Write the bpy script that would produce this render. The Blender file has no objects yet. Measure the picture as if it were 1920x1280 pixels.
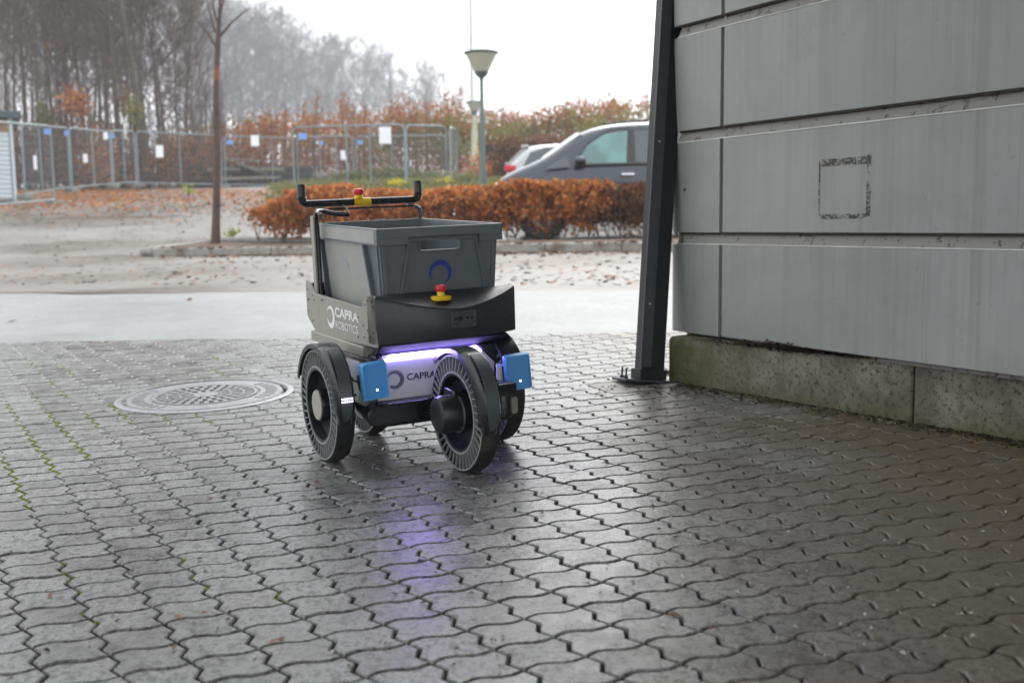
import bpy, math, random, os
import numpy as np
from mathutils import Matrix, Vector

# ------------------------------------------------------------------ camera, world, sun, exposure
SC = bpy.context.scene
COL = SC.collection
CAM_H = 0.7757
SUN_EL, SUN_ROT = math.radians(38), math.radians(20)

M = np.array([[0.9999233553255071, 0.012380770354845718, 0.0],
              [-0.001413858178916225, 0.1141891638158844, -0.9934580191795116],
              [-0.012299775592641449, 0.9933818759130094, 0.1141979164780206]])
CAMP = np.array([0, 0, CAM_H])
cam = bpy.data.cameras.new('camera')
camo = bpy.data.objects.new('camera', cam)
COL.objects.link(camo)
mw = Matrix(M.tolist()).to_4x4()
mw.translation = Vector(CAMP)
camo.matrix_world = mw
cam.sensor_width = 36
cam.lens = 1950 / 1920 * 36
cam.clip_start, cam.clip_end = 0.05, 3000
cam.dof.use_dof = True
cam.dof.focus_distance = 3.0
cam.dof.aperture_fstop = 3.6
SC.camera = camo

world = bpy.data.worlds.new('World')
SC.world = world
world.use_nodes = True
wn, wl = world.node_tree.nodes, world.node_tree.links
bg = wn['Background']
sky = wn.new('ShaderNodeTexSky')
sky.sky_type = 'NISHITA'
sky.sun_disc = False
sky.sun_elevation, sky.sun_rotation = SUN_EL, SUN_ROT
sky.air_density, sky.dust_density = 1.0, 6.0
hs = wn.new('ShaderNodeHueSaturation')
hs.inputs['Saturation'].default_value = 0.12
wl.new(sky.outputs[0], hs.inputs['Color'])
mxw = wn.new('ShaderNodeMix')
mxw.data_type = 'RGBA'
mxw.inputs['Factor'].default_value = 0.72
mxw.inputs['B'].default_value = (12.0, 12.4, 12.75, 1)
wl.new(hs.outputs[0], mxw.inputs['A'])
wl.new(mxw.outputs['Result'], bg.inputs[0])
bg.inputs[1].default_value = 0.1

sun = bpy.data.lights.new('sun', 'SUN')
sun.energy = 0.6
sun.angle = math.radians(40)
sun.color = (1, 0.97, 0.93)
suno = bpy.data.objects.new('sun', sun)
COL.objects.link(suno)
sd = Vector((math.sin(SUN_ROT) * math.cos(SUN_EL), math.cos(SUN_ROT) * math.cos(SUN_EL), math.sin(SUN_EL)))
suno.rotation_euler = sd.to_track_quat('Z', 'Y').to_euler()

vs = SC.view_settings
vs.view_transform = 'Standard'
vs.look = 'None'
vs.exposure = 1.12
vs.gamma = 1
vs.use_curve_mapping = False

# ------------------------------------------------------------------ geometry of the place
S = 0.841
NW = np.array([-0.01851457, -0.02994519, 0.99938005])                 # normal of the gently sloping paving
XP = M @ np.array([0.9193605923396158, 0.08448438242873169, -0.3842375442074692])
YP = M @ np.array([-0.39221134802604546, 0.12045401769861741, -0.9119545427815212])
PO = CAMP - NW * CAM_H                                                 # paving point below the camera


def ray(x, y):
    return M @ np.array([(x - 960) / 1950, -(y - 640) / 1950, -1.0])


def at(x, y, d):
    return CAMP + ray(x, y) * d


def pav(a, b, h=0.0):
    return PO + XP * a + YP * b + NW * h


def lattice_ab(c, r):
    a = (c * 0.13380742 + r * 0.1125 * 0.14994449 - (-0.47530444)) * S
    b = (-r * 0.1125 + 2.65472248) * S
    return a, b


def extra(y):
    return float(np.interp(y, [0, 16.5, 20, 25.5, 31, 39, 60, 100, 200, 400], [0, 0, .25, .76, 1.0, 1.22, 1.6, 2.6, 10, 26]))


def gz(x, y):
    xc = max(-14, min(14, x))
    yc = max(-6, min(60, y))
    return 0.0185 * xc + 0.02996 * yc + extra(y)


def ground(x, y, lo=1.0, hi=120.0):
    r = ray(x, y)
    f = lambda t: (CAMP + r * t)[2] - gz(*(CAMP + r * t)[:2])
    a, b = lo, lo
    while b < hi and f(b) > 0:
        a, b = b, b + 0.3
    for _ in range(30):
        m = (a + b) / 2
        if f(m) > 0:
            a = m
        else:
            b = m
    return CAMP + r * b


def onground(x, y, dz=0.0):
    return np.array([x, y, gz(x, y) + dz])


RNG = random.Random(7)
NR = np.random.default_rng(11)

# ------------------------------------------------------------------ helpers


class MB:
    def __init__(s):
        s.v, s.f, s.n = [], [], 0

    def add(s, v, f):
        v = np.asarray(v, float).reshape(-1, 3)
        s.v.append(v)
        for q in f:
            s.f.append(tuple(i + s.n for i in q))
        s.n += len(v)
        return s

    def box(s, lo, hi, mat=None):
        (a, b, c), (d, e, g) = lo, hi
        v = np.array([(a, b, c), (d, b, c), (d, e, c), (a, e, c), (a, b, g), (d, b, g), (d, e, g), (a, e, g)], float)
        if mat is not None:
            v = np.array([tuple(mat @ Vector(p)) for p in v])
        return s.add(v, [(0, 3, 2, 1), (4, 5, 6, 7), (0, 1, 5, 4), (1, 2, 6, 5), (2, 3, 7, 6), (3, 0, 4, 7)])

    def tube(s, pts, r, n=8, cap=True):
        pts = [np.asarray(p, float) for p in pts]
        k = len(pts)
        rr = [r] * k if np.isscalar(r) else list(r)
        t0 = pts[1] - pts[0]
        t0 = t0 / (np.linalg.norm(t0) + 1e-12)
        ref = np.array([0, 0, 1.0]) if abs(t0[2]) < 0.9 else np.array([1.0, 0, 0])
        u = np.cross(t0, ref)
        u /= np.linalg.norm(u)
        vs_ = []
        for i in range(k):
            t = pts[min(i + 1, k - 1)] - pts[max(i - 1, 0)]
            t = t / (np.linalg.norm(t) + 1e-12)
            u = u - t * (u @ t)
            u /= (np.linalg.norm(u) + 1e-12)
            w = np.cross(t, u)
            for j in range(n):
                a = 2 * math.pi * j / n
                vs_.append(pts[i] + (u * math.cos(a) + w * math.sin(a)) * rr[i])
        f = []
        for i in range(k - 1):
            for j in range(n):
                a, b = i * n + j, i * n + (j + 1) % n
                f.append((a, b, b + n, a + n))
        if cap:
            f.append(tuple(range(n))[::-1])
            f.append(tuple(range((k - 1) * n, k * n)))
        return s.add(vs_, f)

    def lathe(s, prof, o, axis, n=32, close=False):
        """prof: list of (along axis, radius)"""
        ax = np.asarray(axis, float)
        ax /= np.linalg.norm(ax)
        ref = np.array([0, 0, 1.0]) if abs(ax[2]) < 0.9 else np.array([1.0, 0, 0])
        u = np.cross(ax, ref)
        u /= np.linalg.norm(u)
        w = np.cross(ax, u)
        o = np.asarray(o, float)
        vs_ = []
        for (h, r) in prof:
            for j in range(n):
                a = 2 * math.pi * j / n
                vs_.append(o + ax * h + (u * math.cos(a) + w * math.sin(a)) * r)
        k = len(prof)
        f = []
        for i in range(k if close else k - 1):
            for j in range(n):
                a, b = i * n + j, i * n + (j + 1) % n
                c = (i + 1) % k * n
                f.append((a, b, c + (j + 1) % n, c + j))
        if not close:
            if prof[0][1] > 1e-5:
                f.append(tuple(range(n))[::-1])
            if prof[-1][1] > 1e-5:
                f.append(tuple(range((k - 1) * n, k * n)))
        return s.add(vs_, f)

    def prism(s, poly, fn, t0, t1):
        """poly 2D points; fn(u, v, t) -> 3D"""
        n = len(poly)
        v = [fn(a, b, t0) for a, b in poly] + [fn(a, b, t1) for a, b in poly]
        f = [tuple(range(n))[::-1], tuple(range(n, 2 * n))]
        for i in range(n):
            j = (i + 1) % n
            f.append((i, j, j + n, i + n))
        return s.add(v, f)

    def arc_strip(s, c, r0, r1, a0, a1, x0, x1, n=20):
        """solid arc in the y-z plane round centre c, from x0 to x1"""
        vs_ = []
        for i in range(n + 1):
            a = a0 + (a1 - a0) * i / n
            for r, x in ((r0, x0), (r1, x0), (r1, x1), (r0, x1)):
                vs_.append((c[0] + x, c[1] + math.cos(a) * r, c[2] + math.sin(a) * r))
        f = [(0, 1, 2, 3), tuple(4 * n + k for k in (3, 2, 1, 0))]
        for i in range(n):
            for k in range(4):
                a, b = 4 * i + k, 4 * i + (k + 1) % 4
                f.append((a, a + 4, b + 4, b))
        return s.add(vs_, f)

    def mesh(s, name, mat, smooth=35, fix=True):
        me = bpy.data.meshes.new(name)
        v = np.concatenate(s.v) if s.v else np.zeros((0, 3))
        me.from_pydata(v.tolist(), [], s.f)
        if mat is not None:
            me.materials.append(mat)
        if fix and s.n < 60000:
            import bmesh
            bm = bmesh.new()
            bm.from_mesh(me)
            bmesh.ops.recalc_face_normals(bm, faces=bm.faces)
            bm.to_mesh(me)
            bm.free()
        if smooth:
            me.polygons.foreach_set('use_smooth', [True] * len(me.polygons))
            me.set_sharp_from_angle(angle=math.radians(smooth))
        me.update()
        return me

    def build(s, name, mat, parent=None, smooth=35, bevel=0.0, fix=True):
        o = bpy.data.objects.new(name, s.mesh(name, mat, smooth, fix))
        COL.objects.link(o)
        if parent is not None:
            o.parent = parent
        if bevel:
            b = o.modifiers.new('bevel', 'BEVEL')
            b.width = bevel
            b.segments = 2
            b.limit_method = 'ANGLE'
            b.angle_limit = math.radians(40)
        return o


def fastmesh(name, v, f, mat, smooth=False):
    """v (n,3), f (m,k) uniform polygons"""
    me = bpy.data.meshes.new(name)
    v = np.ascontiguousarray(v, dtype=np.float32)
    f = np.ascontiguousarray(f, dtype=np.int32)
    m, k = f.shape
    me.vertices.add(len(v))
    me.vertices.foreach_set('co', v.ravel())
    me.loops.add(m * k)
    me.loops.foreach_set('vertex_index', f.ravel())
    me.polygons.add(m)
    me.polygons.foreach_set('loop_start', np.arange(m, dtype=np.int32) * k)
    me.polygons.foreach_set('loop_total', np.full(m, k, dtype=np.int32))
    me.update(calc_edges=True)
    if mat is not None:
        me.materials.append(mat)
    if smooth:
        me.polygons.foreach_set('use_smooth', [True] * m)
    return me


def link(name, me, parent=None):
    o = bpy.data.objects.new(name, me)
    COL.objects.link(o)
    if parent is not None:
        o.parent = parent
    return o


def tag(o, label=None, cat=None, group=None, kind=None):
    if label:
        o['label'] = label
    if cat:
        o['category'] = cat
    if group:
        o['group'] = group
    if kind:
        o['kind'] = kind
    return o


def empty(name, mat, label=None, cat=None, group=None, kind=None):
    o = bpy.data.objects.new(name, None)
    o.empty_display_size = 0.2
    COL.objects.link(o)
    o.matrix_world = mat
    return tag(o, label, cat, group, kind)


def frame(o, x, y, z):
    m = Matrix.Identity(4)
    for i in range(3):
        m[i][0], m[i][1], m[i][2], m[i][3] = x[i], y[i], z[i], o[i]
    return m


def rot_z(o, a):
    return Matrix.Translation(Vector(o)) @ Matrix.Rotation(a, 4, 'Z')


def rrect(w, h, r, n=4, cx=0, cy=0):
    p = []
    for (sx, sy, a0) in ((1, 1, 0), (-1, 1, 90), (-1, -1, 180), (1, -1, 270)):
        for i in range(n + 1):
            a = math.radians(a0 + 90 * i / n)
            p.append((cx + sx * (w / 2 - r) + r * math.cos(a), cy + sy * (h / 2 - r) + r * math.sin(a)))
    return p


# ------------------------------------------------------------------ materials


class NT:
    def __init__(s, name):
        s.m = bpy.data.materials.new(name)
        s.m.use_nodes = True
        s.n, s.l = s.m.node_tree.nodes, s.m.node_tree.links
        s.b = s.n['Principled BSDF']
        s._pos = None

    def pos(s):
        if s._pos is None:
            s._pos = s.n.new('ShaderNodeNewGeometry')
        return s._pos.outputs['Position']

    def obj(s):
        return s.n.new('ShaderNodeTexCoord').outputs['Object']

    def map(s, vec, scale=(1, 1, 1), loc=(0, 0, 0), rot=(0, 0, 0)):
        m = s.n.new('ShaderNodeMapping')
        m.inputs['Scale'].default_value = scale
        m.inputs['Location'].default_value = loc
        m.inputs['Rotation'].default_value = rot
        s.l.new(vec, m.inputs[0])
        return m.outputs[0]

    def noise(s, vec, scale, detail=4, rough=0.55, dist=0.0):
        t = s.n.new('ShaderNodeTexNoise')
        t.inputs['Scale'].default_value = scale
        t.inputs['Detail'].default_value = detail
        t.inputs['Roughness'].default_value = rough
        t.inputs['Distortion'].default_value = dist
        s.l.new(vec, t.inputs['Vector'])
        return t.outputs['Fac']

    def voro(s, vec, scale):
        t = s.n.new('ShaderNodeTexVoronoi')
        t.inputs['Scale'].default_value = scale
        s.l.new(vec, t.inputs['Vector'])
        return t.outputs['Distance']

    def ramp(s, fac, a, b, ca=(0, 0, 0, 1), cb=(1, 1, 1, 1)):
        r = s.n.new('ShaderNodeValToRGB')
        r.color_ramp.elements[0].position = a
        r.color_ramp.elements[1].position = b
        r.color_ramp.elements[0].color = ca if len(ca) == 4 else (*ca, 1)
        r.color_ramp.elements[1].color = cb if len(cb) == 4 else (*cb, 1)
        s.l.new(fac, r.inputs[0])
        return r.outputs[0]

    def rng(s, fac, a, b, c, d):
        r = s.n.new('ShaderNodeMapRange')
        for i, v in zip((1, 2, 3, 4), (a, b, c, d)):
            r.inputs[i].default_value = v
        s.l.new(fac, r.inputs[0])
        return r.outputs[0]

    def mix(s, fac, a, b, mode='MIX'):
        m = s.n.new('ShaderNodeMix')
        m.data_type = 'RGBA'
        m.blend_type = mode
        for sock, v in ((m.inputs['Factor'], fac), (m.inputs['A'], a), (m.inputs['B'], b)):
            if isinstance(v, (int, float)):
                sock.default_value = v
            elif isinstance(v, tuple):
                sock.default_value = v if len(v) == 4 else (*v, 1)
            else:
                s.l.new(v, sock)
        return m.outputs['Result']

    def math(s, op, a, b=None):
        m = s.n.new('ShaderNodeMath')
        m.operation = op
        for i, v in enumerate((a, b)):
            if v is None:
                continue
            if isinstance(v, (int, float)):
                m.inputs[i].default_value = v
            else:
                s.l.new(v, m.inputs[i])
        return m.outputs[0]

    def sep(s, vec):
        m = s.n.new('ShaderNodeSeparateXYZ')
        s.l.new(vec, m.inputs[0])
        return m.outputs

    def island(s):
        g = s.n.new('ShaderNodeNewGeometry')
        o = s.n.new('ShaderNodeObjectInfo')
        return s.math('FRACT', s.math('ADD', g.outputs['Random Per Island'], o.outputs['Random']))

    def bump(s, h, strength, dist):
        b = s.n.new('ShaderNodeBump')
        b.inputs['Strength'].default_value = strength
        b.inputs['Distance'].default_value = dist
        s.l.new(h, b.inputs['Height'])
        s.l.new(b.outputs[0], s.b.inputs['Normal'])
        return b

    def set(s, **k):
        for a, v in k.items():
            sock = s.b.inputs[a.replace('_', ' ')]
            if isinstance(v, tuple):
                v = v if len(v) == 4 else (*v, 1)
                sock.default_value = v
            elif isinstance(v, (int, float)):
                sock.default_value = v
            else:
                s.l.new(v, sock)
        return s


def plain(name, col, rough=0.5, metal=0.0, var=0.12, scale=30, bump=0.0, spec=0.5, wear=None):
    """a coloured surface with slight tonal variation, grime and gloss variation"""
    t = NT(name)
    p = t.obj()
    n = t.noise(p, scale, 5)
    n2 = t.noise(p, scale * 0.23, 3)
    d = tuple(c * (1 - var) for c in col)
    e = tuple(min(1, c * (1 + var)) for c in col)
    c = t.mix(t.ramp(n, .3, .7), d, e)
    if wear:
        c = t.mix(t.ramp(n2, .55, .7), c, wear)
    t.set(Base_Color=c, Metallic=metal, Roughness=t.rng(n2, .3, .7, max(0.03, rough - 0.03), min(1, rough + 0.05)))
    t.b.inputs['Specular IOR Level'].default_value = spec
    if bump:
        t.bump(n, bump, 0.002)
    return t.m


def emit(name, col, strength, base=(0.8, 0.8, 0.8)):
    t = NT(name)
    t.set(Base_Color=base, Roughness=0.3, Emission_Color=col, Emission_Strength=strength)
    return t.m


def mat_paver():
    t = NT('wet_concrete_paver')
    p = t.pos()
    isl = t.island()
    big = t.noise(p, 0.9, 3)
    mid = t.noise(p, 14, 4)
    fine = t.noise(p, 170, 3, 0.7)
    agg = t.voro(p, 210)
    base = t.mix(isl, (.145, .146, .142), (.27, .27, .262))
    base = t.mix(t.ramp(mid, .35, .75), base, (.30, .298, .288))
    base = t.mix(t.math('MULTIPLY', t.ramp(fine, .50, .62), .65), base, (.045, .044, .042))
    base = t.mix(t.math('MULTIPLY', t.ramp(t.noise(t.map(p, (1, 1, 1), (3, 1, 2)), 62, 4, .75), .51, .57), .8), base, (.05, .048, .044))
    base = t.mix(t.math('MULTIPLY', t.ramp(agg, .0, .35, (1, 1, 1, 1), (0, 0, 0, 1)), .35), base, (.30, .29, .27))
    # mossy, sandy dirt that gathers towards the wall
    x = t.sep(p)[0]
    near_wall = t.rng(x, .15, 1.1, 0, 1)
    brown = t.math('MULTIPLY', near_wall, t.ramp(t.noise(p, 2.1, 4, .6), .28, .5))
    base = t.mix(t.math('MULTIPLY', brown, .8), base, (.135, .095, .048))
    base = t.mix(t.math('MULTIPLY', t.ramp(t.noise(p, 3.3, 5, .65), .52, .68), .45), base, (.12, .112, .098))
    puddle = t.ramp(big, .40, .62)
    r = t.math('ADD', t.rng(mid, .3, .7, .15, .34), t.math('MULTIPLY', puddle, .10))
    r = t.math('ADD', r, t.math('MULTIPLY', isl, .12))
    h = t.math('ADD', t.math('MULTIPLY', fine, .6), t.math('MULTIPLY', t.noise(p, 45, 3), .8))
    t.set(Base_Color=base, Roughness=r)
    t.b.inputs['Specular IOR Level'].default_value = 0.45
    t.bump(h, 0.6, 0.0020)
    return t.m


def mat_ground(name, c0, c1, c2, r0, r1, leaf=0.0, sc=1.0, bump=.4):
    t = NT(name)
    p = t.pos()
    ps = t.map(p, (0.35, 1, 1))
    big = t.noise(ps, .55 * sc, 4, .6, .4)
    mid = t.noise(p, 5 * sc, 5, .6)
    fine = t.noise(p, 90, 3, .7)
    base = t.mix(t.ramp(mid, .35, .65), c0, c1)
    base = t.mix(t.ramp(big, .42, .66), base, c2)
    base = t.mix(t.math('MULTIPLY', t.ramp(fine, .5, .7), .5), base, tuple(c * .5 for c in c0))
    if leaf:
        lf = t.math('MULTIPLY', t.ramp(t.noise(p, 30, 2), .58, .64), t.ramp(t.noise(p, 1.1, 3), .45, .6))
        base = t.mix(t.math('MULTIPLY', lf, leaf), base, (.17, .065, .022))
    base = t.mix(t.math('MULTIPLY', t.ramp(t.noise(p, 26, 5, .75), .5, .62), .35), base, tuple(c * .55 for c in c0))
    t.set(Base_Color=base, Roughness=t.rng(big, .35, .7, r0, r1))
    t.bump(t.math('ADD', fine, t.math('MULTIPLY', mid, 2)), bump, .004)
    return t.m


MAT = {}
MAT['paver'] = mat_paver()
MAT['bed'] = plain('joint_sand', (.030, .022, .014), .9, var=.4, scale=40, bump=.5)
MAT['road'] = mat_ground('wet_concrete_road', (.21, .216, .210), (.27, .274, .268), (.30, .302, .294), .42, .65, sc=.7)
MAT['lot'] = mat_ground('muddy_gravel_lot', (.10, .083, .065), (.175, .155, .135), (.24, .228, .212), .25, .6, leaf=.8, sc=.9, bump=.8)
MAT['soil'] = mat_ground('leafy_soil', (.05, .035, .022), (.09, .05, .028), (.12, .06, .03), .7, .9, leaf=.9, sc=2, bump=1)
MAT['kerb'] = plain('kerb_concrete', (.22, .21, .19), .6, var=.25, scale=12, bump=.4, wear=(.10, .07, .045))
MAT['blackpl'] = plain('black_plastic', (.016, .017, .019), .36, var=.2, scale=60)
MAT['blackmt'] = plain('black_powder_coat', (.013, .014, .016), .28, var=.2, scale=120, bump=.15)
MAT['rubber'] = plain('tyre_rubber', (.017, .0175, .018), .55, var=.3, scale=60, bump=.3, wear=(.040, .036, .031))
MAT['spoke'] = plain('grey_rubber_spokes', (.25, .26, .255), .5, var=.15, scale=80)
MAT['lidgrey'] = plain('charcoal_lid', (.060, .072, .078), .4, var=.08)
MAT['rim'] = plain('dark_rim', (.02, .022, .026), .28, metal=.3, var=.2)
MAT['hubcap'] = plain('beige_hub_cap', (.36, .34, .27), .45, var=.06)
MAT['sidepl'] = plain('anodised_side_plate', (.31, .295, .255), .40, metal=.1, var=.08, scale=25)
MAT['white'] = plain('white_painted_panel', (.72, .72, .72), .32, var=.04)
MAT['print_w'] = plain('white_print', (.85, .85, .84), .5, var=.02)
MAT['print_n'] = plain('navy_print', (.02, .022, .09), .45, var=.02)
MAT['print_b'] = plain('faded_blue_print', (.02, .05, .26), .5, var=.3, scale=60)
MAT['print_g'] = plain('faded_grey_print', (.30, .30, .42), .5, var=.2, scale=60)
MAT['crate'] = plain('grey_plastic_crate', (.115, .135, .15), .42, var=.08, scale=18, bump=.06)
MAT['cratelt'] = plain('pale_crate_side', (.36, .36, .34), .5, var=.06, scale=14)  # paler grey for the fields on the crate's left side
MAT['craterim'] = plain('crate_rim_plastic', (.125, .145, .16), .3, var=.08)
MAT['red'] = plain('red_button', (.62, .02, .03), .3, var=.05)
MAT['yellow'] = plain('yellow_plastic', (.80, .52, .015), .35, var=.05)
MAT['blue'] = plain('blue_plastic', (.085, .34, .74), .38, var=.06, scale=12)
MAT['bluelip'] = plain('light_blue_edge', (.12, .42, .82), .3, var=.05)
MAT['cowl'] = plain('matt_black_cowl', (.030, .031, .034), .85, var=.1, spec=.1)
MAT['hood'] = plain('satin_black_hood', (.026, .028, .033), .38, var=.15, scale=40, bump=.08)
MAT['bracket'] = plain('galvanised_bracket', (.42, .42, .40), .38, metal=.5, var=.12)
MAT['amber'] = plain('amber_lens', (.62, .46, .20), .15, var=.1)
MAT['led'] = emit('led_strip_light', (.26, .17, 1.0, 1), 34)
MAT['ledcore'] = emit('led_strip_core', (.60, .52, 1.0, 1), 26)
MAT['head'] = emit('white_lamp_dots', (.9, .88, 1.0, 1), 3.5)
MAT['bolt'] = plain('bolt_steel', (.05, .05, .05), .35, metal=.7)
MAT['steel'] = plain('bright_steel', (.35, .35, .36), .3, metal=.8)
MAT['galv'] = plain('galvanised_fence', (.19, .23, .24), .45, metal=.4, var=.1)
MAT['fblock'] = plain('fence_foot', (.16, .16, .15), .8, var=.2)
MAT['paper'] = plain('white_paper', (.78, .79, .82), .6, var=.02)
MAT['bluesign'] = plain('blue_plate', (.16, .30, .62), .5, var=.05)
MAT['post'] = plain('black_painted_steel', (.006, .0065, .008), .36, var=.25, scale=30, bump=.2, spec=.2)
MAT['postl'] = plain('greyer_black_steel', (.028, .032, .040), .40, var=.2, scale=22, spec=.35)  # slightly lighter steel for the cover strip and base plate
MAT['castiron'] = plain('manhole_iron', (.28, .28, .285), .38, metal=.2, var=.2, scale=60, bump=.4)
MAT['darkiron'] = plain('manhole_grooves', (.03, .03, .03), .6)
MAT['moss'] = plain('moss', (.16, .22, .02), .9, var=.4, scale=60)
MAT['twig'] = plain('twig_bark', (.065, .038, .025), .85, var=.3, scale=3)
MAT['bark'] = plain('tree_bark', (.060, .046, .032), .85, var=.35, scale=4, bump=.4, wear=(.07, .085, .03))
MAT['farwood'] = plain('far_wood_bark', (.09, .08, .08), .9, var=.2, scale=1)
MAT['sapbark'] = plain('sapling_bark', (.060, .034, .024), .7, var=.45, scale=14, bump=.5, wear=(.19, .06, .02))
MAT['lampmetal'] = plain('green_lamp_metal', (.085, .12, .11), .45, var=.12)
MAT['lampglass'] = plain('cream_lamp_glass', (.40, .40, .31), .3, var=.05)
MAT['palepole'] = plain('lichen_grey_pole', (.42, .41, .30), .7, var=.2, scale=5)
MAT['flagpole'] = plain('white_pole', (.55, .55, .52), .5)
MAT['container'] = plain('painted_corrugated_steel', (.52, .57, .60), .45, var=.08)
MAT['brownpanel'] = plain('brown_board', (.24, .13, .06), .6, var=.3, scale=8)
MAT['roofdark'] = plain('dark_roof_felt', (.045, .07, .08), .6)
MAT['timber'] = plain('grey_timber', (.17, .155, .125), .8, var=.35, scale=6)
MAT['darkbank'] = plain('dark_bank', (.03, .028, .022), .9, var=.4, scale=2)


def mat_leaf(name, cols, rough=.6, trans=0.42):
    t = NT(name)
    i = t.island()
    r = t.n.new('ShaderNodeValToRGB')
    e = r.color_ramp.elements
    e[0].color = (*cols[0], 1)
    e[1].color = (*cols[-1], 1)
    for k, c in enumerate(cols[1:-1]):
        q = e.new((k + 1) / (len(cols) - 1))
        q.color = (*c, 1)
    t.l.new(i, r.inputs[0])
    t.set(Base_Color=r.outputs[0], Roughness=rough)
    tr = t.n.new('ShaderNodeBsdfTranslucent')
    t.l.new(r.outputs[0], tr.inputs[0])
    ms = t.n.new('ShaderNodeMixShader')
    ms.inputs[0].default_value = trans
    t.l.new(t.b.outputs[0], ms.inputs[1])
    t.l.new(tr.outputs[0], ms.inputs[2])
    t.l.new(ms.outputs[0], t.n['Material Output'].inputs[0])
    return t.m


MAT['beech'] = mat_leaf('orange_beech_leaves', [(.15, .042, .012), (.48, .15, .03), (.62, .22, .045), (.34, .09, .02), (.66, .32, .10), (.16, .06, .025)])
MAT['beechdk'] = mat_leaf('brown_beech_leaves', [(.06, .024, .012), (.14, .05, .022), (.21, .07, .026), (.24, .11, .04), (.09, .04, .02)])
MAT['farbeech'] = mat_leaf('far_beech_leaves', [(.18, .055, .016), (.44, .13, .025), (.30, .085, .022), (.36, .21, .035), (.24, .07, .02), (.52, .19, .04)])
MAT['olive'] = mat_leaf('yellow_green_leaves', [(.10, .12, .02), (.22, .20, .03), (.16, .16, .03), (.32, .24, .03)])
MAT['grass'] = mat_leaf('mixed_grass', [(.08, .11, .02), (.16, .16, .04), (.20, .17, .07), (.11, .13, .03)])
MAT['green'] = mat_leaf('fresh_green_leaves', [(.22, .30, .03), (.34, .38, .05)])
MAT['yellowfl'] = mat_leaf('yellow_leaves', [(.62, .48, .02), (.5, .45, .03)])
MAT['litter'] = mat_leaf('leaf_litter', [(.05, .03, .02), (.13, .06, .03), (.20, .08, .03), (.26, .11, .04), (.09, .06, .04)], trans=.05)
MAT['debris'] = mat_leaf('small_debris', [(.03, .022, .016), (.07, .045, .03), (.10, .07, .05)], trans=.0)
MAT['pale'] = mat_leaf('pale_specks', [(.35, .34, .3), (.6, .58, .52)], trans=.0)


RUNOFF = .546


def mat_wall():
    t = NT('grey_wall_cladding')
    p = t.obj()
    big = t.noise(p, 1.6, 4)
    fine = t.noise(p, 130, 3, .7)
    spk = t.noise(p, 42, 4, .75)
    streak = t.noise(t.map(p, (7, 1, .12)), 2.4, 6, .7, .2)
    streak2 = t.noise(t.map(p, (30, 1, .12)), 2.0, 4, .65, .3)
    c = t.mix(t.ramp(big, .3, .7), (.250, .262, .248), (.325, .334, .314))
    x = t.sep(p)[0]
    st = t.math('MULTIPLY', t.ramp(streak, .48, .75), t.rng(x, -.1, 1.3, .05, .75))
    c = t.mix(st, c, (.175, .170, .150))
    # run-off that starts under each joint
    ru = t.math('FRACT', t.math('DIVIDE', t.math('ADD', t.sep(p)[2], -RUNOFF), .402))
    ru = t.math('POWER', ru, 2.2)
    run = t.math('MULTIPLY', t.ramp(t.noise(t.map(p, (11, 1, .16)), 2.2, 6, .75, .4), .48, .72), ru)
    c = t.mix(t.math('MULTIPLY', run, .32), c, (.14, .132, .110))
    c = t.mix(t.math('MULTIPLY', t.ramp(t.noise(p, 5.5, 5, .7), .5, .7), .3), c, (.20, .195, .17))
    c = t.mix(t.math('MULTIPLY', t.ramp(streak2, .60, .72), t.rng(x, -.3, 1.2, .12, .5)), c, (.12, .118, .10))
    c = t.mix(t.math('MULTIPLY', t.ramp(spk, .64, .70), .6), c, (.10, .095, .08))
    t.set(Base_Color=c, Roughness=t.rng(big, .3, .7, .38, .55))
    t.bump(t.math('ADD', fine, t.math('MULTIPLY', big, .5)), .12, .002)
    return t.m


def mat_groove():
    t = NT('dirty_groove')
    p = t.obj()
    n = t.noise(p, 32, 5, .7)
    z = t.sep(t.map(p, (1, 1, 1)))[2]
    c = t.mix(t.ramp(n, .56, .66), (.25, .245, .225), (.06, .045, .035))
    t.set(Base_Color=c, Roughness=.8)
    t.bump(n, .5, .004)
    return t.m


def mat_base():
    t = NT('mossy_cast_concrete')
    p = t.obj()
    x, y, z = t.sep(p)
    n = t.noise(p, 7, 5, .65)
    spk = t.noise(p, 55, 4, .75)
    c = t.mix(t.ramp(n, .35, .65), (.11, .10, .075), (.25, .235, .19))
    c = t.mix(t.math('MULTIPLY', t.ramp(t.noise(p, 21, 5, .7), .52, .62), .6), c, (.10, .09, .065))
    # algae: strong at the free end and along the foot
    end = t.rng(x, .12, .55, 1, 0)
    foot = t.rng(z, .0, .09, .8, 0)
    al = t.math('MULTIPLY', t.math('MAXIMUM', end, foot), t.ramp(t.noise(p, 9, 4), .25, .5))
    c = t.mix(al, c, (.070, .075, .018))
    streak = t.noise(t.map(p, (14, 1, .4)), 2.2, 4)
    c = t.mix(t.math('MULTIPLY', t.ramp(streak, .55, .66), t.rng(x, .9, 1.6, 0, .8)), c, (.045, .040, .022))
    c = t.mix(t.math('MULTIPLY', t.ramp(spk, .53, .60), .85), c, (.045, .038, .028))
    t.set(Base_Color=c, Roughness=.75)
    t.bump(t.math('ADD', spk, n), .5, .004)
    return t.m


MAT['wall'] = mat_wall()
MAT['groove'] = mat_groove()
MAT['base'] = mat_base()
MAT['groove_top'] = plain('dark_groove_strip', (.03, .024, .018), .9, var=.5, scale=30)  # near-black tone for the thin strip along each groove top
MAT['lip'] = plain('lit_sheet_edge', (.55, .55, .52), .4, var=.2, scale=9, wear=(.2, .18, .15))  # light caught along the groove lips, painted as a paler edge colour


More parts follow.
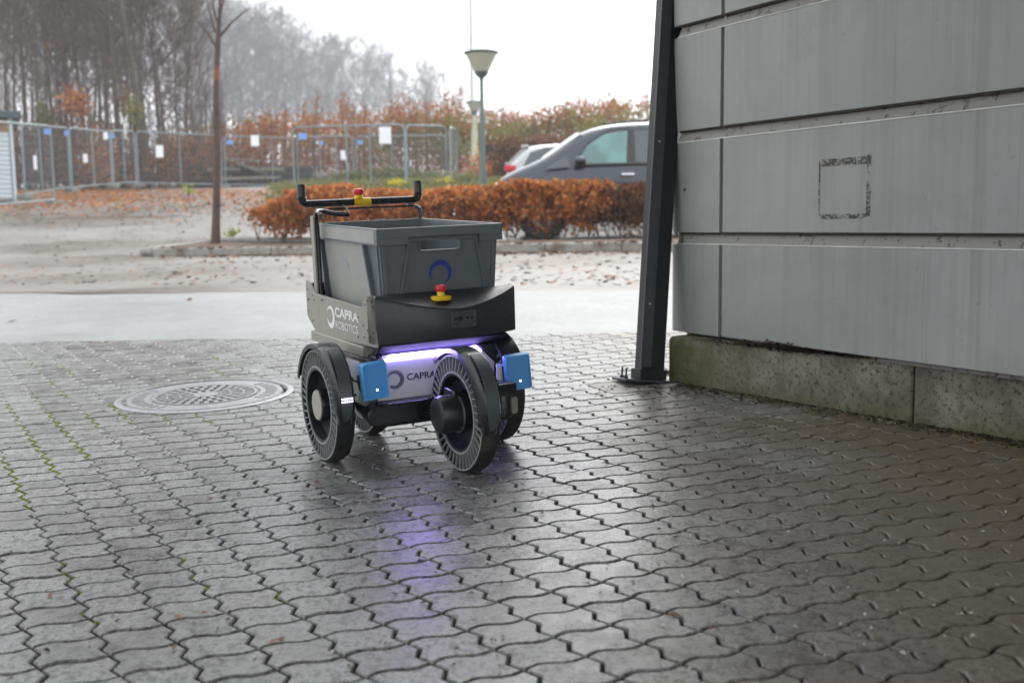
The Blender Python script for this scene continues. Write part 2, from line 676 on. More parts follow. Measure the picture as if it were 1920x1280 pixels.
def mat_residue():
    t = NT('tape_residue')
    p = t.obj()
    n = t.noise(p, 60, 4, .8)
    n2 = t.noise(p, 11, 2)
    m = t.math('MULTIPLY', t.ramp(n, .44, .54), t.ramp(n2, .34, .50))
    tr = t.n.new('ShaderNodeBsdfTransparent')
    ms = t.n.new('ShaderNodeMixShader')
    t.l.new(m, ms.inputs[0])
    t.l.new(tr.outputs[0], ms.inputs[1])
    t.l.new(t.b.outputs[0], ms.inputs[2])
    t.l.new(ms.outputs[0], t.n['Material Output'].inputs[0])
    t.set(Base_Color=(.085, .075, .065), Roughness=.9)
    return t.m


MAT['residue'] = mat_residue()

# ------------------------------------------------------------------ ground, road, lot
FWD_EDGE0, FWD_EDGE1 = ground(0, 643), ground(1200, 622)


def line_pt(a, b, x):
    t = (x - a[0]) / (b[0] - a[0])
    return a[1] + (b[1] - a[1]) * t


R0, R1 = ground(0, 548), ground(1200, 541)
K0, K1 = ground(285, 478), ground(1200, 468)


def sheet(name, xs, yfun, dz, mat):
    """grid sheet: xs list, yfun(x)-> list of y"""
    v, f = [], []
    rows = len(yfun(xs[0]))
    for x in xs:
        for y in yfun(x):
            v.append((x, y, gz(x, y) + dz))
    for i in range(len(xs) - 1):
        for j in range(rows - 1):
            a = i * rows + j
            f.append((a, a + rows, a + rows + 1, a + 1))
    return link(name, fastmesh(name, np.array(v), np.array(f), mat, True))


gx = [-420, -200, -120, -80, -50, -35, -25, -18, -14, -10, -6, -3, 0, 3, 6, 10, 14, 18, 25, 40, 80, 160, 420]
gy = [-40, -20, -6, 0, 3, 6, 9, 12, 14, 15, 16.5, 17.5, 18.5, 20, 22, 24, 25.5, 28, 31, 35, 39, 45, 52, 60, 75, 100, 140, 200, 300, 460]
tag(sheet('ground', gx, lambda x: gy, -0.045, MAT['lot']), 'wet muddy gravel lot with fallen leaves running back to the fences', kind='structure')
rx = [-30, -14, -8, -5, -3, -1, 1, 3, 5, 8, 14, 30]
tag(sheet('road', rx, lambda x: list(np.linspace(line_pt(FWD_EDGE0, FWD_EDGE1, x), line_pt(R0, R1, x), 5)), -0.012, MAT['road']),
    'pale wet concrete road strip crossing behind the robot', kind='structure')
tag(sheet('asphalt', rx, lambda x: list(np.linspace(line_pt(R0, R1, x), max(line_pt(R0, R1, x) + .5, line_pt(K0, K1, max(-30, x))), 6)), -0.020, MAT['lot']),
    'patchy wet asphalt between road strip and planted kerb', kind='structure')

v, f = [], []
for k in range(61):
    x = -7 + k * .085
    y = line_pt(R0, R1, x)
    w_ = .6 * (1 - k / 62) * (.05 + .10 * abs(math.sin(x * 1.3) * math.sin(x * .47 + 1))) * (1.6 if x < -1 else .7)
    wob = .06 * math.sin(x * 2.3) + .03 * math.sin(x * 7.1)
    for q in (y - w_ + wob, y + w_ + wob):
        v.append((x, q, gz(x, q) - .006))
f = [(2 * i, 2 * i + 2, 2 * i + 3, 2 * i + 1) for i in range(60)]
tag(link('mud_strip', fastmesh('mud_strip', np.array(v), np.array(f), MAT['soil'])), 'thin dark line of mud along the far edge of the road strip', kind='structure')

# ------------------------------------------------------------------ paving
# cell outline (c to the right, r towards the viewer), measured from the photograph
ROWJ = [(0, 0), (.12, -.065), (.26, -.105), (.40, -.075), (.62, .045), (.78, .065), (.90, .03)]
COLJ = [(0, 0), (.085, .34), (-.085, .64)]


def cell_outline():
    p = [(c, r) for c, r in ROWJ]
    p += [(1 + c, r) for c, r in COLJ]
    p += [(c, 1 + r) for c, r in ([(1, 0)] + ROWJ[::-1][:-1])]
    p += [(c, r) for c, r in ([(0, 1)] + COLJ[::-1][:-1])]
    return p


def lat_vec():
    o = np.array(lattice_ab(0, 0))
    return np.array(lattice_ab(1, 0)) - o, np.array(lattice_ab(0, 1)) - o


LC, LR = lat_vec()


def inset(poly, d):
    n = len(poly)
    out = []
    for i in range(n):
        a, b, c = poly[i - 1], poly[i], poly[(i + 1) % n]
        e0, e1 = b - a, c - b
        e0, e1 = e0 / np.linalg.norm(e0), e1 / np.linalg.norm(e1)
        n0, n1 = np.array([-e0[1], e0[0]]), np.array([-e1[1], e1[0]])
        m = n0 + n1
        m /= np.linalg.norm(m)
        k = min(1.25, 1 / max(.3, m @ n0))
        out.append(b + m * d * k)
    return np.array(out)


OUT = np.array([LC * (c - .5) + LR * (r - .5) for c, r in cell_outline()])
area = 0.5 * np.sum(OUT[:, 0] * np.roll(OUT[:, 1], -1) - np.roll(OUT[:, 0], -1) * OUT[:, 1])
if area < 0:
    OUT = OUT[::-1].copy()
PN = len(OUT)


def paver_geo(j=0.0025):
    a, b, c = inset(OUT, j), inset(OUT, j + .0004), inset(OUT, j + .0030)
    v = np.concatenate([np.c_[a, np.full(PN, -.03)], np.c_[b, np.full(PN, -.0032)], np.c_[c, np.zeros(PN)]])
    quads = []
    for k in (0, 1):
        for i in range(PN):
            q = (i + 1) % PN
            quads.append((k * PN + i, k * PN + q, (k + 1) * PN + q, (k + 1) * PN + i))
    top = tuple(range(2 * PN, 3 * PN))
    return v, quads, top


pv, pq, ptop = paver_geo()
paver_me = bpy.data.meshes.new('paver')
paver_me.from_pydata(pv.tolist(), [], pq + [ptop])
paver_me.materials.append(MAT['paver'])
WALL_G0, WALL_G1 = ground(1288, 721), ground(1920, 829)


def inv_pav(P):
    d = np.asarray(P) - PO
    return d @ XP, d @ YP


mc = ground(386, 741)
MANH_C = np.array(inv_pav(mc))
MANH_R = 0.335
plc = np.array(inv_pav(ground(1218, 714)))
e0ab, e1ab = np.array(inv_pav(FWD_EDGE0)), np.array(inv_pav(FWD_EDGE1))
w0ab, w1ab = np.array(inv_pav(WALL_G0)), np.array(inv_pav(WALL_G1))


def side_of(p, a, b):
    return (b[0] - a[0]) * (p[1] - a[1]) - (b[1] - a[1]) * (p[0] - a[0])


def projpx(P):
    c = M.T @ (np.asarray(P) - CAMP)
    if -c[2] < .2:
        return None
    return 960 + 1950 * c[0] / -c[2], 640 - 1950 * c[1] / -c[2], -c[2]


cells = []
for c in range(-60, 60):
    for r in range(-80, 40):
        ab = np.array(lattice_ab(c + .5, r + .5))
        P = pav(*ab)
        q = projpx(P)
        if q is None or q[2] < 1.05:
            continue
        if not (-420 < q[0] < 2500 and q[1] < 1750):
            continue
        if side_of(ab, e0ab, e1ab) > -.045:
            continue
        if side_of(ab, w0ab, w1ab) > 0.05 * 2.2 and ab[1] < w0ab[1] + .3:
            continue
        if np.hypot(*(ab - MANH_C)) < MANH_R - .045:
            continue
        infr = -10 < q[0] < 1930 and q[1] < 1290
        cells.append((q[2] + (0 if infr else 100), ab))
cells.sort(key=lambda t: t[0])
paving = empty('paving', Matrix.Translation(Vector(PO)), 'wet grey wavy-edged concrete paving laid in zigzag rows', kind='structure')
PF = frame(PO, XP, YP, NW)
NEAR = 300
rest_v, rest_q, rest_t = [], [], []
nr = 0
for i, (d, ab) in enumerate(cells):
    tilt = Matrix.Rotation(RNG.gauss(0, .007), 4, 'X') @ Matrix.Rotation(RNG.gauss(0, .007), 4, 'Y') @ Matrix.Rotation(RNG.gauss(0, .008), 4, 'Z')
    mt = Matrix.Translation((ab[0], ab[1], RNG.gauss(0, .0007))) @ tilt
    if i < NEAR:
        o = link('paver', paver_me, paving)
        o.matrix_basis = Matrix.Translation(Vector(-PO)) @ PF @ mt
    else:
        R = np.array((PF @ mt).to_3x3())
        T = np.array((PF @ mt).translation)
        rest_v.append(pv @ R.T + T - PO)
        rest_q += [tuple(k + nr for k in q) for q in pq]
        rest_q.append(tuple(k + nr for k in ptop))
        nr += len(pv)
me = bpy.data.meshes.new('paving_stones')
me.from_pydata(np.concatenate(rest_v).tolist(), [], rest_q)
me.materials.append(MAT['paver'])
tag(link('paving_stones', me, paving), kind='stuff')
# sand bed under the joints
b = MB()
cs = [pav(-6, -3, -.012), pav(7.5, -3, -.012)]
ev = lambda a: e0ab[1] + (e1ab[1] - e0ab[1]) * (a - e0ab[0]) / (e1ab[0] - e0ab[0]) + .03
cs += [pav(7.5, ev(7.5), -.012), pav(-6, ev(-6), -.012)]
b.add([c - PO for c in cs], [(0, 1, 2, 3)])
b.build('joint_sand', MAT['bed'], paving, smooth=0, fix=False)
# edging course along the road
ed = e1ab - e0ab
L = np.linalg.norm(ed)
ed /= L
en = np.array([-ed[1], ed[0]])
edge_me = MB().box((-.104, -.041, -.03), (.104, .041, .0)).mesh('edging_stone', MAT['paver'], 0)
for k in range(int(L / .212) + 12):
    ab = e0ab + ed * (.106 + (k - 6) * .212) + en * (-.003)
    o = link('edging_stone', edge_me, paving)
    o.matrix_basis = Matrix.Translation(Vector(-PO)) @ PF @ Matrix.Translation((ab[0], ab[1], RNG.gauss(-.0015, .0006))) @ Matrix.Rotation(math.atan2(ed[1], ed[0]), 4, 'Z')

# moss in the joints (row by row along the zigzag joints seen green in the photograph)
mb = MB()


def moss_at(ab, s):
    P = pav(*ab) - PO
    n = 5
    ang = RNG.random() * 6
    v = [P + (XP * math.cos(ang + 6.28 * k / n) + YP * math.sin(ang + 6.28 * k / n)) * s * RNG.uniform(.6, 1.2) - NW * .004 for k in range(n)]
    v.append(P + NW * RNG.uniform(.001, .003))
    mb.add(v, [(k, (k + 1) % n, n) for k in range(n)])


def moss_col(c, r0, r1, dens=1.0, s=.008):
    r = r0
    while r < r1:
        k = r - math.floor(r)
        pts = [(0, 0), (.085, .34), (-.085, .64), (0, 1)]
        for (a, b_), (e, f_) in zip(pts, pts[1:]):
            if b_ <= k < f_ + 1e-9:
                u = (k - b_) / (f_ - b_)
                cc = a + (e - a) * u
        if RNG.random() < dens:
            moss_at(lattice_ab(c + cc + RNG.gauss(0, .012), r + RNG.gauss(0, .02)), s * RNG.uniform(.4, 1.1))
        r += .035


for (c, r0, r1, dn) in ((-2, -21.8, -12, .9), (-2, -26, -22, .25), (-3, -18, -10.5, .75), (-3, -24, -18, .3), (-4, -14, -7, .8), (-1, -20, -17.2, .6), (-1, -30, -24, .2),
                        (1, -22, -16.5, .3), (0, -22, -17, .7), (0, -34, -30, .3), (-1, -36, -32, .3), (4, -23, -19, .45), (5, -28, -25, .4), (6, -33, -29, .5), (2, -19, -15.5, .3),
                        (-2, -1.5, 1.5, .08), (-1, 2.2, 5.2, .06), (-4, -2, 3, .06)):
    moss_col(c, r0, r1, dn)
for k in range(420):   # moss and dirt along the wall foot and round the post
    t_ = RNG.random()
    ab = w0ab + (w1ab - w0ab) * t_ * 1.1 + np.array([-abs(RNG.gauss(0, .03)) - .0, -abs(RNG.gauss(0, .02))])
    moss_at(ab, .007)
tag(mb.build('moss', MAT['moss'], None, smooth=0, fix=False), 'yellow-green moss growing in the joints of the paving', kind='stuff')
bpy.data.objects['moss'].location = Vector(PO)

# manhole
man = empty('manhole_cover', frame(pav(*MANH_C, .001), XP, YP, NW), 'round cast iron manhole cover with ring pattern set in the paving', 'manhole cover')
b = MB()
b.lathe([(-.02, .345), (.002, .345), (.006, .335), (.006, .322), (-.004, .318), (-.02, .318)], (0, 0, 0), (0, 0, 1), 72, close=True)
b.build('frame_ring', MAT['castiron'], man)
b = MB()
b.lathe([(-.02, .305), (-.004, .305), (.004, .300), (.004, .215), (-.003, .212), (-.003, .0)], (0, 0, 0), (0, 0, 1), 72)
b.build('lid', MAT['castiron'], man)
b = MB()
for r0, r1 in ((.19, .202), (.145, .153), (.095, .103), (.0, .05)):
    b.lathe([(-.006, max(r0, .0005)), (.005, max(r0, .0005)), (.005, r1), (-.006, r1)], (0, 0, 0), (0, 0, 1), 64, close=True)
for ri, (r0, r1, n) in enumerate(((.155, .188, 30), (.106, .142, 22), (.054, .092, 14))):
    for k in range(n):
        m4 = Matrix.Rotation(2 * math.pi * (k + .5 * (ri % 2)) / n, 4, 'Z')
        b.box((r0, -.0085, -.006), (r1, .0085, .0045), m4)
b.build('raised_ribs', MAT['castiron'], man, smooth=0)
b = MB()
for k in range(40):
    if 14 < k < 26 or k > 34 or k < 4:
        m4 = Matrix.Rotation(2 * math.pi * k / 40, 4, 'Z')
        b.box((.235, -.004, .003), (.28, .004, .0065), m4)
b.build('raised_marks', MAT['castiron'], man, smooth=0)

# ------------------------------------------------------------------ wall, base, post, canopy
WD = np.array([-math.sin(math.radians(29.9)), math.cos(math.radians(29.9)), 0.0])   # away along the wall
P_J = at(1349, 631, 3.99)                                                        # bottom of the vertical joint
WN = np.array([-WD[1], WD[0], 0.0])                                             # outward normal (towards the yard)
ZJ = P_J[2]
# wall frame: x along the wall towards the viewer, y into the wall, z up; origin at joint, on the ground
wall_o = np.array([P_J[0], P_J[1], gz(P_J[0], P_J[1])])
WF = frame(wall_o, -WD, -WN, (0, 0, 1))
wall = empty('building_wall', WF, 'grey panel-clad building wall with horizontal grooves and tape marks', 'wall')
zb = ZJ - wall_o[2]
levels = [zb, zb + .351]
gap = .046
tops = []
lv = [(zb, zb + .395 - gap + .0)]
z = zb + .351 + .0
z0s = [zb + .351 + .0]
bottom = zb
rows = [(zb, zb + .351)]
z = zb + .351
while z < 3.6:
    rows.append((z + .001 + gap * 0, 0))
    break
edges = [zb, zb + .351, zb + .748, zb + 1.155, zb + 1.56, zb + 1.965, zb + 2.37, zb + 2.775, zb + 3.18]
# panel k spans edges[k] (+gap above the groove) .. edges[k+1]
for k in range(len(edges) - 1):
    lo = edges[k] + (gap if k else 0)
    hi = edges[k + 1]
    # main long panel, right of the vertical joint
    b = MB()
    b.box((.009, 0, lo), (6.0, .05, hi))
    b.build('panel', MAT['wall'], wall, bevel=.003)
    # end panel with its rounded corner
    b = MB()
    poly = [(-.009, 0), (-.009, .05), (-.30, .30), (-.345, .30)]
    arc = []
    for i in range(9):
        a = math.radians(180 - 90 * i / 8)
        arc.append((-.342 + .085 + .085 * math.cos(a), .085 - .085 * math.sin(a)))
    arc2 = [(-.305, .30)] + [(p_[0], p_[1]) for p_ in arc]
    poly = [(-.009, .05), (-.26, .05), (-.26, .30), (-.342, .30)] + [p_ for p_ in arc] + [(-.009, 0)]
    b.prism(poly, lambda u, v_, t_: (u, v_, t_), lo, hi)
    b.build('end_panel', MAT['wall'], wall, smooth=30)
    # groove below the panel above: recessed strip
    if k:
        b = MB()
        b.add([(x_, y_, z_) for x_ in (-.258, 6.0) for (y_, z_) in ((.050, lo + .004), (.022, lo + .004), (.020, lo - .004), (.0015, edges[k] + .003), (.050, edges[k] - .004))],
              [(0, 1, 2, 3, 4), (9, 8, 7, 6, 5)] + [(i, (i + 1) % 5, (i + 1) % 5 + 5, i + 5) for i in range(5)])
        b.build('groove', MAT['groove'], wall, smooth=0)
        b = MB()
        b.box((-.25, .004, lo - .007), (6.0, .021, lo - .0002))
        b.build('groove_strip', MAT['groove_top'], wall, smooth=0)
        b = MB()
        b.box((-.26, -.0012, edges[k] - .0005), (6.0, .012, edges[k] + .0035))
        b.build('groove_lip', MAT['lip'], wall, smooth=0)
b = MB()
b.box((-.009, .012, zb), (.009, .05, edges[-1]))
b.build('vertical_joint', MAT['groove'], wall, smooth=0)
b = MB()
b.box((-.255, .051, zb - .02), (6.0, .3, edges[-1]))
b.build('wall_core', MAT['groove'], wall, smooth=0)


def wall_uv(px, py):
    """photo point -> (x along, z) on the panel face"""
    inv = WF.inverted()
    o_, d_ = inv @ Vector(CAMP), (inv.to_3x3() @ Vector(ray(px, py)))
    t_ = -o_.y / d_.y
    p_ = o_ + d_ * t_
    return p_.x, p_.z


# tape residue square, small hole
(xa, za), (xb, zb_) = wall_uv(1538, 303), wall_uv(1630, 405)
xr, zr = wall_uv(1628, 291)
b = MB()
for (x0, x1, z0, z1) in ((xa + .006, xb, za - .018, za + .006), (xb - .014, xb + .004, zb_, za + .012), (xa, xb - .01, zb_ - .008, zb_ + .008), (xa - .004, xa + .002, zb_, za)):
    b.add([(x0, -.0015, z0), (x1, -.0015, z0), (x1, -.0015, z1), (x0, -.0015, z1)], [(0, 1, 2, 3)])
b.build('tape_residue', MAT['residue'], wall, smooth=0, fix=False)
hx, hz = wall_uv(1284, 356)
b = MB()
b.lathe([(0, .0075), (.006, .0075), (.006, .0)], (hx, .0, hz), (0, 1, 0), 14)
b.lathe([(-.002, .0), (-.002, .0075), (.0, .0075)], (hx, .001, hz), (0, 1, 0), 14)
b.build('bolt_hole', MAT['darkiron'], wall)

# concrete base: runs along the measured foot line
bd = WALL_G1 - WALL_G0
bd[2] = 0
bd /= np.linalg.norm(bd)
bs = WALL_G0 - bd * .10
bn = np.array([bd[1], -bd[0], 0]) * -1.0        # into the wall
bnn = np.cross(np.array([0, 0, 1.0]), bd)
base_o = np.array([bs[0], bs[1], gz(bs[0], bs[1]) - .01])
BF = frame(base_o, bd, bnn, (0, 0, 1))
base = empty('concrete_plinth', BF, 'low mossy cast concrete plinth under the panel wall', 'plinth')
top_z = at(1344, 633, 3.95)[2] - base_o[2] - .012


def slope_prism(x0, x1, name):
    b = MB()
    w = .42
    prof = [(0, -.1), (0, top_z - .018), (.006, top_z - .006), (.018, top_z), (w, top_z), (w, -.1)]
    n = len(prof)
    v = [(x0, p_[0], p_[1]) for p_ in prof] + [(x1, p_[0], p_[1]) for p_ in prof]
    f = [tuple(range(n))[::-1], tuple(range(n, 2 * n))] + [(i, (i + 1) % n, (i + 1) % n + n, i + n) for i in range(n)]
    b.add(v, f)
    return b.build(name, MAT['base'], base, bevel=.008)


inv = BF.inverted()
slope_prism(0, 1.06, 'plinth_block')
slope_prism(1.066, 2.6, 'plinth_block')
slope_prism(2.606, 5.2, 'plinth_block')

# steel post
pc = ground(1216, 716)
dlt = at(1241, 350, 4.13) - at(1220.5, 700, 4.13)
up_post = dlt / np.linalg.norm(dlt)
yaw = math.radians(14)
xax = np.array([math.cos(yaw), math.sin(yaw), 0])
xax = xax - up_post * (xax @ up_post)
xax /= np.linalg.norm(xax)
yax = np.cross(up_post, xax)
post = empty('steel_post', frame(pc, xax, yax, up_post), 'black square steel canopy post standing on a bolted base plate', 'post')
hw = .046
b = MB()
b.box((-hw, -hw, .012), (hw, hw, 3.2))
b.build('shaft', MAT['post'], post, bevel=.004)
b = MB()
b.box((-hw - .009, -hw - .0025, .06), (-hw + .036, -hw + .012, 3.2))
b.build('cover_strip', MAT['postl'], post, bevel=.002)
b = MB()
b.box((-hw - .012, -hw - .012, .012), (hw + .006, hw + .006, .052))
b.build('collar', MAT['post'], post, bevel=.002)
b = MB()
b.box((-.125, -.075, .0), (.115, .085, .011))
b.build('base_plate', MAT['postl'], post, bevel=.002)
for (bx, by) in ((-.108, -.03), (.098, -.05), (-.09, .065), (.098, .065)):
    b = MB()
    b.tube([(bx, by, 0), (bx, by, .052)], .0045, 8)
    bo = b.build('bolt', MAT['bolt'], post)
    b = MB()
    b.tube([(bx, by, .0115), (bx, by, .020)], .009, 6)
    b.build('nut', MAT['bolt'], bo)
for zz in (.31, .95):
    b = MB()
    b.tube([(-hw + .012, -hw - .003, zz), (-hw + .012, -hw - .009, zz)], .004, 8)
    b.build('rivet', MAT['steel'], post)
# plain square slab the post stands on
b = MB()
m4 = Matrix.Rotation(0, 4, 'Z')
slab = empty('footing_slab', frame(ground(1208, 722) + NW * .001, XP, YP, NW), 'small square concrete footing slab under the post', 'slab')
b.box((-.19, -.10, -.02), (.14, .12, .0015))
b.build('slab', MAT['kerb'], slab, bevel=.002)

# unseen canopy above the frame, outline shaped to shade the near paving
can = empty('shade_canopy', Matrix.Translation(Vector((0, 0, 3.25))), 'flat canopy roof carried by the black post above the paving', 'canopy')
PX = np.array([math.cos(math.radians(29.9)), math.sin(math.radians(29.9))])      # along the canopy's front edge
PB = np.array([PX[1], -PX[0]])                                                  # back along the wall
fr = np.array([.78, 4.28])
c1, c2 = fr + PX * 2.4, fr - PX * 8.5
c3, c4 = c2 + PB * 6.8, c1 + PB * 6.8
b = MB()
b.prism([tuple(c1), tuple(c2), tuple(c3), tuple(c4)], lambda u, v_, t_: (u, v_, t_), 0, .22)
b.build('roof_deck', MAT['kerb'], can, smooth=0)
for k in range(5):
    q0, q1 = c2 + PB * (.05 + k * 1.6) + PX * .05, c1 + PB * (.05 + k * 1.6) - PX * .05
    b = MB()
    b.prism([tuple(q0), tuple(q1), tuple(q1 + PB * .1), tuple(q0 + PB * .1)], lambda u, v_, t_: (u, v_, t_), -.16, -.002)
    b.build('beam', MAT['post'], can, smooth=0)

# ------------------------------------------------------------------ robot
_az = math.radians(-5.7)
Bd = np.array([math.sin(_az), math.cos(_az)])
RB = XP * Bd[0] + YP * Bd[1]
RR = XP * Bd[1] - YP * Bd[0]
RO = np.array([-0.37316612, 3.01795639, 0.08303485])
BASE = Vector((.14, .08, 0))
ROBF = frame(RO, RR, RB, NW)
ROBF_base = ROBF @ Matrix.Translation(BASE)
robot = empty('mobile_robot', ROBF_base, 'grey four-wheeled delivery robot with glowing purple light bar on the paving', 'robot')


class RBM(MB):
    """mesh given in robot coordinates, shifted to the empty at its base"""
    off = np.array(BASE)

    def mesh(s, *a, **k):
        s.v = [x - s.off for x in s.v]
        return super().mesh(*a, **k)


def tyre_parts(cx, cy, motor, cap):
    R, W = .168, .052
    c = (cx, cy, R)
    b = RBM()
    b.lathe([(-W / 2 + .004, .1565), (-W / 2, .160), (-W / 2, .164), (-W / 2 + .006, R), (W / 2 - .006, R), (W / 2, .164), (W / 2, .160), (W / 2 - .004, .1565)], c, (1, 0, 0), 72, close=True)
    w = b.build('wheel', MAT['rubber'], robot)
    # tread grooves: shallow raised bars
    b = RBM()
    n = 84
    for k in range(n):
        a = 2 * math.pi * k / n
        m4 = Matrix.Translation(c) @ Matrix.Rotation(a, 4, 'X')
        b.box((-W / 2 + .008, R - .002, -.0035), (W / 2 - .008, R + .0012, .0025), m4)
    b.build('tread', MAT['rubber'], w, smooth=0)
    # spokes
    b = RBM()
    n = 42
    for k in range(n):
        a = 2 * math.pi * k / n
        m4 = Matrix.Translation(c) @ Matrix.Rotation(a, 4, 'X') @ Matrix.Translation((0, .137, 0)) @ Matrix.Rotation(.22, 4, 'X') @ Matrix.Translation((0, -.137, 0))
        b.box((-W / 2 + .0005, .114, -.0015), (-W / 2 + .006, .1585, .0015), m4)
        b.box((W / 2 - .007, .114, -.0015), (W / 2 - .0005, .1585, .0015), m4)
    for rr_ in ((.1575, .1620), (.1105, .1165)):
        b.lathe([(-W / 2 - .0008, rr_[0]), (W / 2 + .0008, rr_[0]), (W / 2 + .0008, rr_[1]), (-W / 2 - .0008, rr_[1])], c, (1, 0, 0), 72, close=True)
    b.build('spoke_ring', MAT['spoke'], w, smooth=30)
    b = RBM()
    s = -1
    b.lathe([(-W / 2 + .001, .1105), (-W / 2 + .001, .104), (-W / 2 + .028, .099), (-W / 2 + .034, .06), (-W / 2 + .03, .05), (W / 2 - .018, .05), (W / 2 - .014, .099), (W / 2 - .001, .104), (W / 2 - .001, .1105)], c, (1, 0, 0), 56, close=True)
    b.build('rim', MAT['rim'], w)
    b = RBM()
    b.lathe([(-W / 2 + .012, .1125), (-W / 2 + .012, .157), (W / 2 - .012, .157), (W / 2 - .012, .1125)], c, (1, 0, 0), 56, close=True)
    b.build('spoke_web', MAT['rubber'], w)
    if motor:
        b = RBM()
        b.lathe([(-W / 2 + .05, .053), (-W / 2 - .045, .053), (-W / 2 - .050, .051), (-W / 2 - .056, .048), (-W / 2 - .060, .040), (-W / 2 - .060, .0)], c, (1, 0, 0), 48)
        b.build('hub_motor', MAT['blackpl'], w)
        b = RBM()
        b.lathe([(-W / 2 - .001, .055), (-W / 2 + .004, .056), (-W / 2 + .004, .053), (-W / 2 - .001, .053)], c, (1, 0, 0), 48, close=True)
        b.build('hub_ring', MAT['steel'], w)
        b = RBM()
        for a in (40, 130, 220, 310):
            yy, zz = cy + .056 * math.cos(math.radians(a)), R + .056 * math.sin(math.radians(a))
            b.tube([(cx - W / 2 + .004, yy, zz), (cx - W / 2 - .004, yy, zz)], .003, 8)
        b.build('hub_screws', MAT['steel'], w)
    else:
        b = RBM()
        b.lathe([(W / 2, .048), (-W / 2 + .004, .048), (-W / 2 - .002, .046), (-W / 2 - .004, .043)], c, (1, 0, 0), 48)
        b.build('hub', MAT['rim'], w)
        b = RBM()
        b.lathe([(-W / 2 - .003, .044), (-W / 2 - .006, .043), (-W / 2 - .0065, .0)], c, (1, 0, 0), 48)
        b.build('hub_cap', MAT[cap], w)
    return w


WHEELS = {'A': (.139, -.245, True, 'rim'), 'L': (-.142, .10, False, 'hubcap'), 'R': (.375, .035, False, 'rim'), 'B': (.085, .365, False, 'rim')}
for k, (x, y, mo, cp) in WHEELS.items():
    tyre_parts(x, y, mo, cp)


def fender(cx, cy, light, housing=True, back=20):
    R = .168
    c = (cx, cy, R)
    # arched mudguard
    b = RBM()
    b.arc_strip(c, .174, .181, math.radians(165), math.radians(back + 2), -.031, .031, 26)
    b.arc_strip(c, .168, .181, math.radians(165), math.radians(back), -.034, -.029, 26)
    f = b.build('fender', MAT['blackmt'], robot, smooth=40)
    if not housing:
        return f
    HS = -.018 if back > 30 else -.013
    # housing that wraps down the front of the wheel (front is -y)
    b = RBM()
    prof = []
    # tapered thick arc from the top to hub height on the front side
    n = 14
    vs_ = []
    for i in range(n + 1):
        a = math.radians(112 + (188 - 112) * i / n)
        t_ = i / n
        th = .022 + .026 * math.sin(math.pi * min(1, t_ * 1.05)) ** .6
        hwid = .030 - .004 * t_ if t_ < .90 else .019
        for r, x in ((.176, -hwid), (.176 + th * .75, -hwid), (.176 + th, -hwid + .008), (.176 + th, hwid - .008), (.176 + th * .75, hwid), (.176, hwid)):
            vs_.append((cx + x + HS, cy + math.cos(a) * r, R + math.sin(a) * r))
    fc = [tuple(range(6)), tuple(range(6 * n, 6 * n + 6))[::-1]]
    for i in range(n):
        for k in range(6):
            p_, q_ = 6 * i + k, 6 * i + (k + 1) % 6
            fc.append((p_, p_ + 6, q_ + 6, q_))
    b.add(vs_, fc)
    h = b.build('fender_housing', MAT['blackmt'], robot, smooth=40, bevel=.003)
    # inset lid on the outer curve of the housing
    vs_, fc = [], []
    n = 12
    for i in range(n + 1):
        a = math.radians(124 + (184 - 124) * i / n)
        t_ = i / n
        th = .022 + .026 * math.sin(math.pi * min(1, (a - math.radians(112)) / math.radians(76) * 1.05)) ** .6
        hwid = .0165 * (1 - max(0, (t_ - .75) / .25) ** 2 * .55)
        for r, x in ((.176 + th + .0002, -hwid), (.176 + th + .003, -hwid), (.176 + th + .003, hwid), (.176 + th + .0002, hwid)):
            vs_.append((cx + x + HS, cy + math.cos(a) * r, R + math.sin(a) * r))
    fc = [(0, 1, 2, 3), tuple(4 * n + k for k in (3, 2, 1, 0))]
    for i in range(n):
        for k in range(4):
            p_, q_ = 4 * i + k, 4 * i + (k + 1) % 4
            fc.append((p_, p_ + 4, q_ + 4, q_))
    b = RBM()
    b.add(vs_, fc)
    b.build('lid', MAT['lidgrey'], h, smooth=40)
    if light:
        b = RBM()
        a = math.radians(168)
        for k in range(5):
            for j in (0, 1):
                r = .176 + .050
                yy, zz = cy + math.cos(a) * r, R + math.sin(a) * r + j * .008 - .003
                xx = cx + HS - .014 + k * .007
                b.lathe([(-.001, .0), (-.001, .0020), (.002, .0016), (.0024, 0)], (xx, yy + .002, zz), (0, -1, 0), 8)
        b.build('headlight', MAT['head'], h)
    return f


fender(.139, -.245, False, True, 48)
fender(-.142, .10, True)
fender(.375, .035, False, False)

# chassis ----------------------------------------------------------------
b = RBM()
b.box((-.015, -.03, .315), (.37, .56, .352))
b.build('upper_frame', MAT['blackmt'], robot, bevel=.004)
b = RBM()                                     # dark front cowl sloping out over the light bar
v_ = [(x_, y_, z_) for x_, xo in ((-.032, 0), (.37, 0)) for (y_, z_) in ((-.036, .319), (-.088, .350), (-.02, .352), (-.02, .319))]
b.add(v_, [(0, 1, 2, 3), (7, 6, 5, 4)] + [(i, (i + 1) % 4, (i + 1) % 4 + 4, i + 4) for i in range(4)])
b.prism([(.292, .319), (.372, .319), (.380, .295), (.372, .270), (.350, .262)], lambda u, v_, t_: (u, t_, v_), -.050, .0)
b.build('front_cowl', MAT['cowl'], robot, bevel=.002)
b = RBM()                                     # white front plate
poly = [(-.035, .185), (-.035, .300), (-.012, .318), (.290, .318), (.345, .262), (.345, .205), (.335, .185)]
b.prism(poly, lambda u, v_, t_: (u, t_, v_), -.042, -.034)
fp = b.build('front_plate', MAT['white'], robot, bevel=.0015)
b = RBM()                                     # white side of the lower chassis
